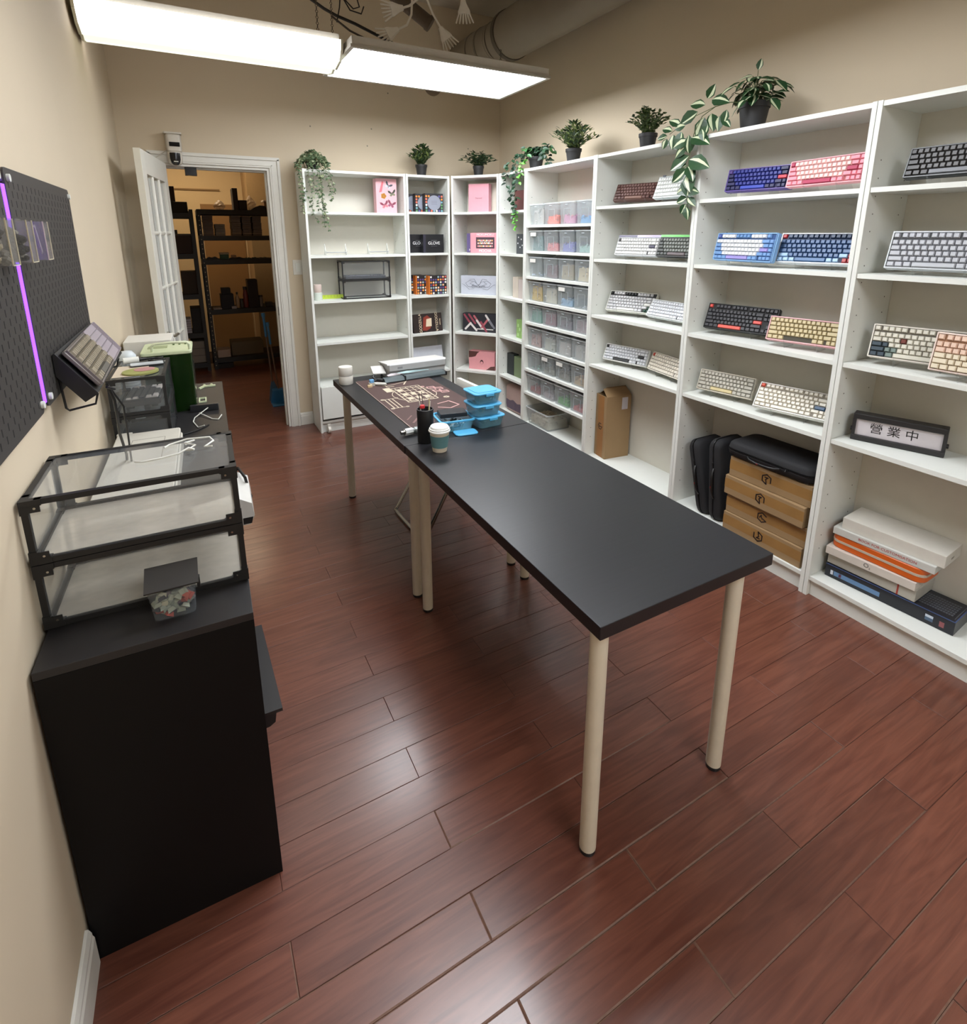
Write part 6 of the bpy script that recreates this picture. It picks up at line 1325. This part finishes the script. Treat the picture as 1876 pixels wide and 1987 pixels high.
def bottle(label, x, z, r, h, c, nk=.4):
    t = thing('bottle', label, 'bottle', (x, 7.13, z + .001)); b = MB(); b.lathe([(.001, 0), (r, .002), (r, h * .62), (r * nk, h * .78), (r * nk, h * .86), (.001, h * .86)], 14); b.build('bottle_body', mat('bt_%d_%d_%d' % c, c, .3), t, smooth=40); b = MB(); b.lathe([(r * nk * 1.1, h * .86), (r * nk * 1.1, h), (.001, h)], 12); b.build('cap', M_BLACK, t)
bottle('dark red bottle on the fourth storage shelf', .632, RS[3], .03, .25, (96, 16, 22), .7); bottle('clear water bottle on the fourth storage shelf', .54, RS[3], .026, .19, (150, 126, 96), .4)
bottle('silver can-like flask on the fourth storage shelf', .80, RS[3], .026, .14, (90, 84, 80), .8); bottle('small dark jar beside the water bottle', .585, RS[3], .024, .11, (40, 34, 34), .8)
sbox('paper_stack', 'pale flat packet at the left of the fourth storage shelf', 'packet', .27, .36, 7.075, RS[3], .015, (150, 144, 144), .15); sbox('white_packet', 'small white packet on the fourth storage shelf', 'packet', .465, .52, 7.065, RS[3], .03, (140, 140, 146), .03); sbox('dark_box', 'small dark box at the right end of the fourth storage shelf', 'box', .85, .93, y, RS[3], .05, (40, 36, 34), .12)
sbox('grey_bin', 'wide grey bin on the bottom storage shelf', 'bin', .42, .78, 7.15, RS[4], .16, (96, 84, 64), .28); sbox('cloth_stack', 'pale folded cloth at the left of the bottom storage shelf', 'cloth', .26, .40, 7.09, RS[4], .09, (170, 150, 136), .2); sbox('dark_box', 'flat dark box under the cloth on the storage floor shelf', 'box', .24, .42, 7.07, .001, .06, (24, 20, 20), .2)
# left rack contents
sbox('dark_box', 'small dark box high on the left storage shelving', 'box', -.10, .0, y, LS[1] + .20, .06, (30, 22, 20), .15); sbox('brown_crate', 'large dark brown crate on the second left storage shelf', 'crate', -.09, .13, y, LS[1], .198, (52, 34, 26), .3, 0, (80, 70, 62))
sbox('brown_carton', 'dark brown open carton on the third left storage shelf', 'carton', -.02, .14, y, LS[2], .25, (50, 36, 22), .3); sbox('tan_pack', 'tan packet beside the brown carton on the left shelving', 'packet', -.09, -.03, y, LS[2], .2, (130, 96, 60), .15)
sbox('black_boxes', 'tall pile of black boxes on the fourth left storage shelf', 'boxes', .03, .15, y - .02, LS[3], .28, (24, 20, 20), .3, 7); sbox('paper_ream', 'white paper pile on the fourth left storage shelf', 'paper', -.09, .022, y - .03, LS[3], .16, (168, 166, 176), .25, 6)
sbox('white_boxes', 'pale grey boxes stacked at the bottom of the left shelving', 'boxes', -.01, .135, y - .03, LS[4], .25, (130, 122, 112), .28, 3)
t = thing('wall_sign', 'white paper sign with bold lettering on the storage room back wall', 'sign', (.30, 8.2992, 1.475)); B(-.03, .125, -.001, 0, -.035, .035).build('paper', mat('sign_paper', (220, 190, 156), .7), t); text('Creation Room', t, Matrix.Translation((.045, -.0012, 0)) @ FT, .022, K('signink', (60, 36, 20)))
b = MB(); b.box(-.9, .55, 8.285, 8.2992, 2.12, 2.14); tag(b.build('picture_rail', mat('rail_brown', (140, 110, 70), .7)), kind='structure').name = 'trim_3'
b = MB(); b.box(.30, .80, 8.285, 8.2992, 0, 1.95); tag(b.build('door_panel', mat('storage_door', (150, 112, 66), .6, c2=(128, 94, 54), scale=2)), kind='structure').name = 'door_2'
# broom and dustpan
t = thing('broom', 'blue-handled broom leaning inside the doorway', 'broom', (0, 0, 0))
M_BB = mat('broom_blue', (44, 110, 160), .4); M_BP = mat('broom_pole', (96, 78, 66), .5)
b = MB(); b.tube([(.640, 5.42, .18), (.625, 5.44, .62)], .008, 8); b.build('pole', M_BP, t); b = MB(); b.tube([(.625, 5.44, .62), (.618, 5.45, .82)], .012, 8); b.cyl((.618, 5.45, .81), (.6175, 5.45, .845), .017, n=12); b.build('grip', M_BB, t, smooth=50)
b = MB(); b.rings([[(.60, 5.40, .0), (.70, 5.40, .0), (.70, 5.44, .0), (.60, 5.44, .0)], [(.615, 5.41, .12), (.68, 5.41, .12), (.68, 5.43, .12), (.615, 5.43, .12)], [(.63, 5.415, .19), (.655, 5.415, .19), (.655, 5.43, .19), (.63, 5.43, .19)]]); b.build('brush_head', mat('brush_blue', (70, 100, 124), .8), t)
t = thing('dustpan', 'long-handled blue dustpan standing beside the broom', 'dustpan', (0, 0, 0))
b = MB(); b.tube([(.675, 5.30, .14), (.648, 5.36, .56)], .007, 8); b.build('pole', M_BP, t); b = MB(); b.tube([(.648, 5.36, .56), (.640, 5.38, .74)], .011, 8); b.cyl((.640, 5.38, .73), (.6395, 5.381, .765), .016, n=12); b.build('grip', M_BB, t, smooth=50)
b = MB(); b.rings([[(.60, 5.18, .001), (.80, 5.18, .001), (.80, 5.34, .001), (.60, 5.34, .001)], [(.60, 5.18, .008), (.80, 5.18, .008), (.80, 5.34, .008), (.60, 5.34, .008)]]); b.rings([[(.60, 5.32, .008), (.80, 5.32, .008), (.80, 5.34, .008), (.60, 5.34, .008)], [(.62, 5.31, .12), (.78, 5.31, .12), (.78, 5.325, .14), (.62, 5.325, .14)]]); b.build('pan', M_BB, t)
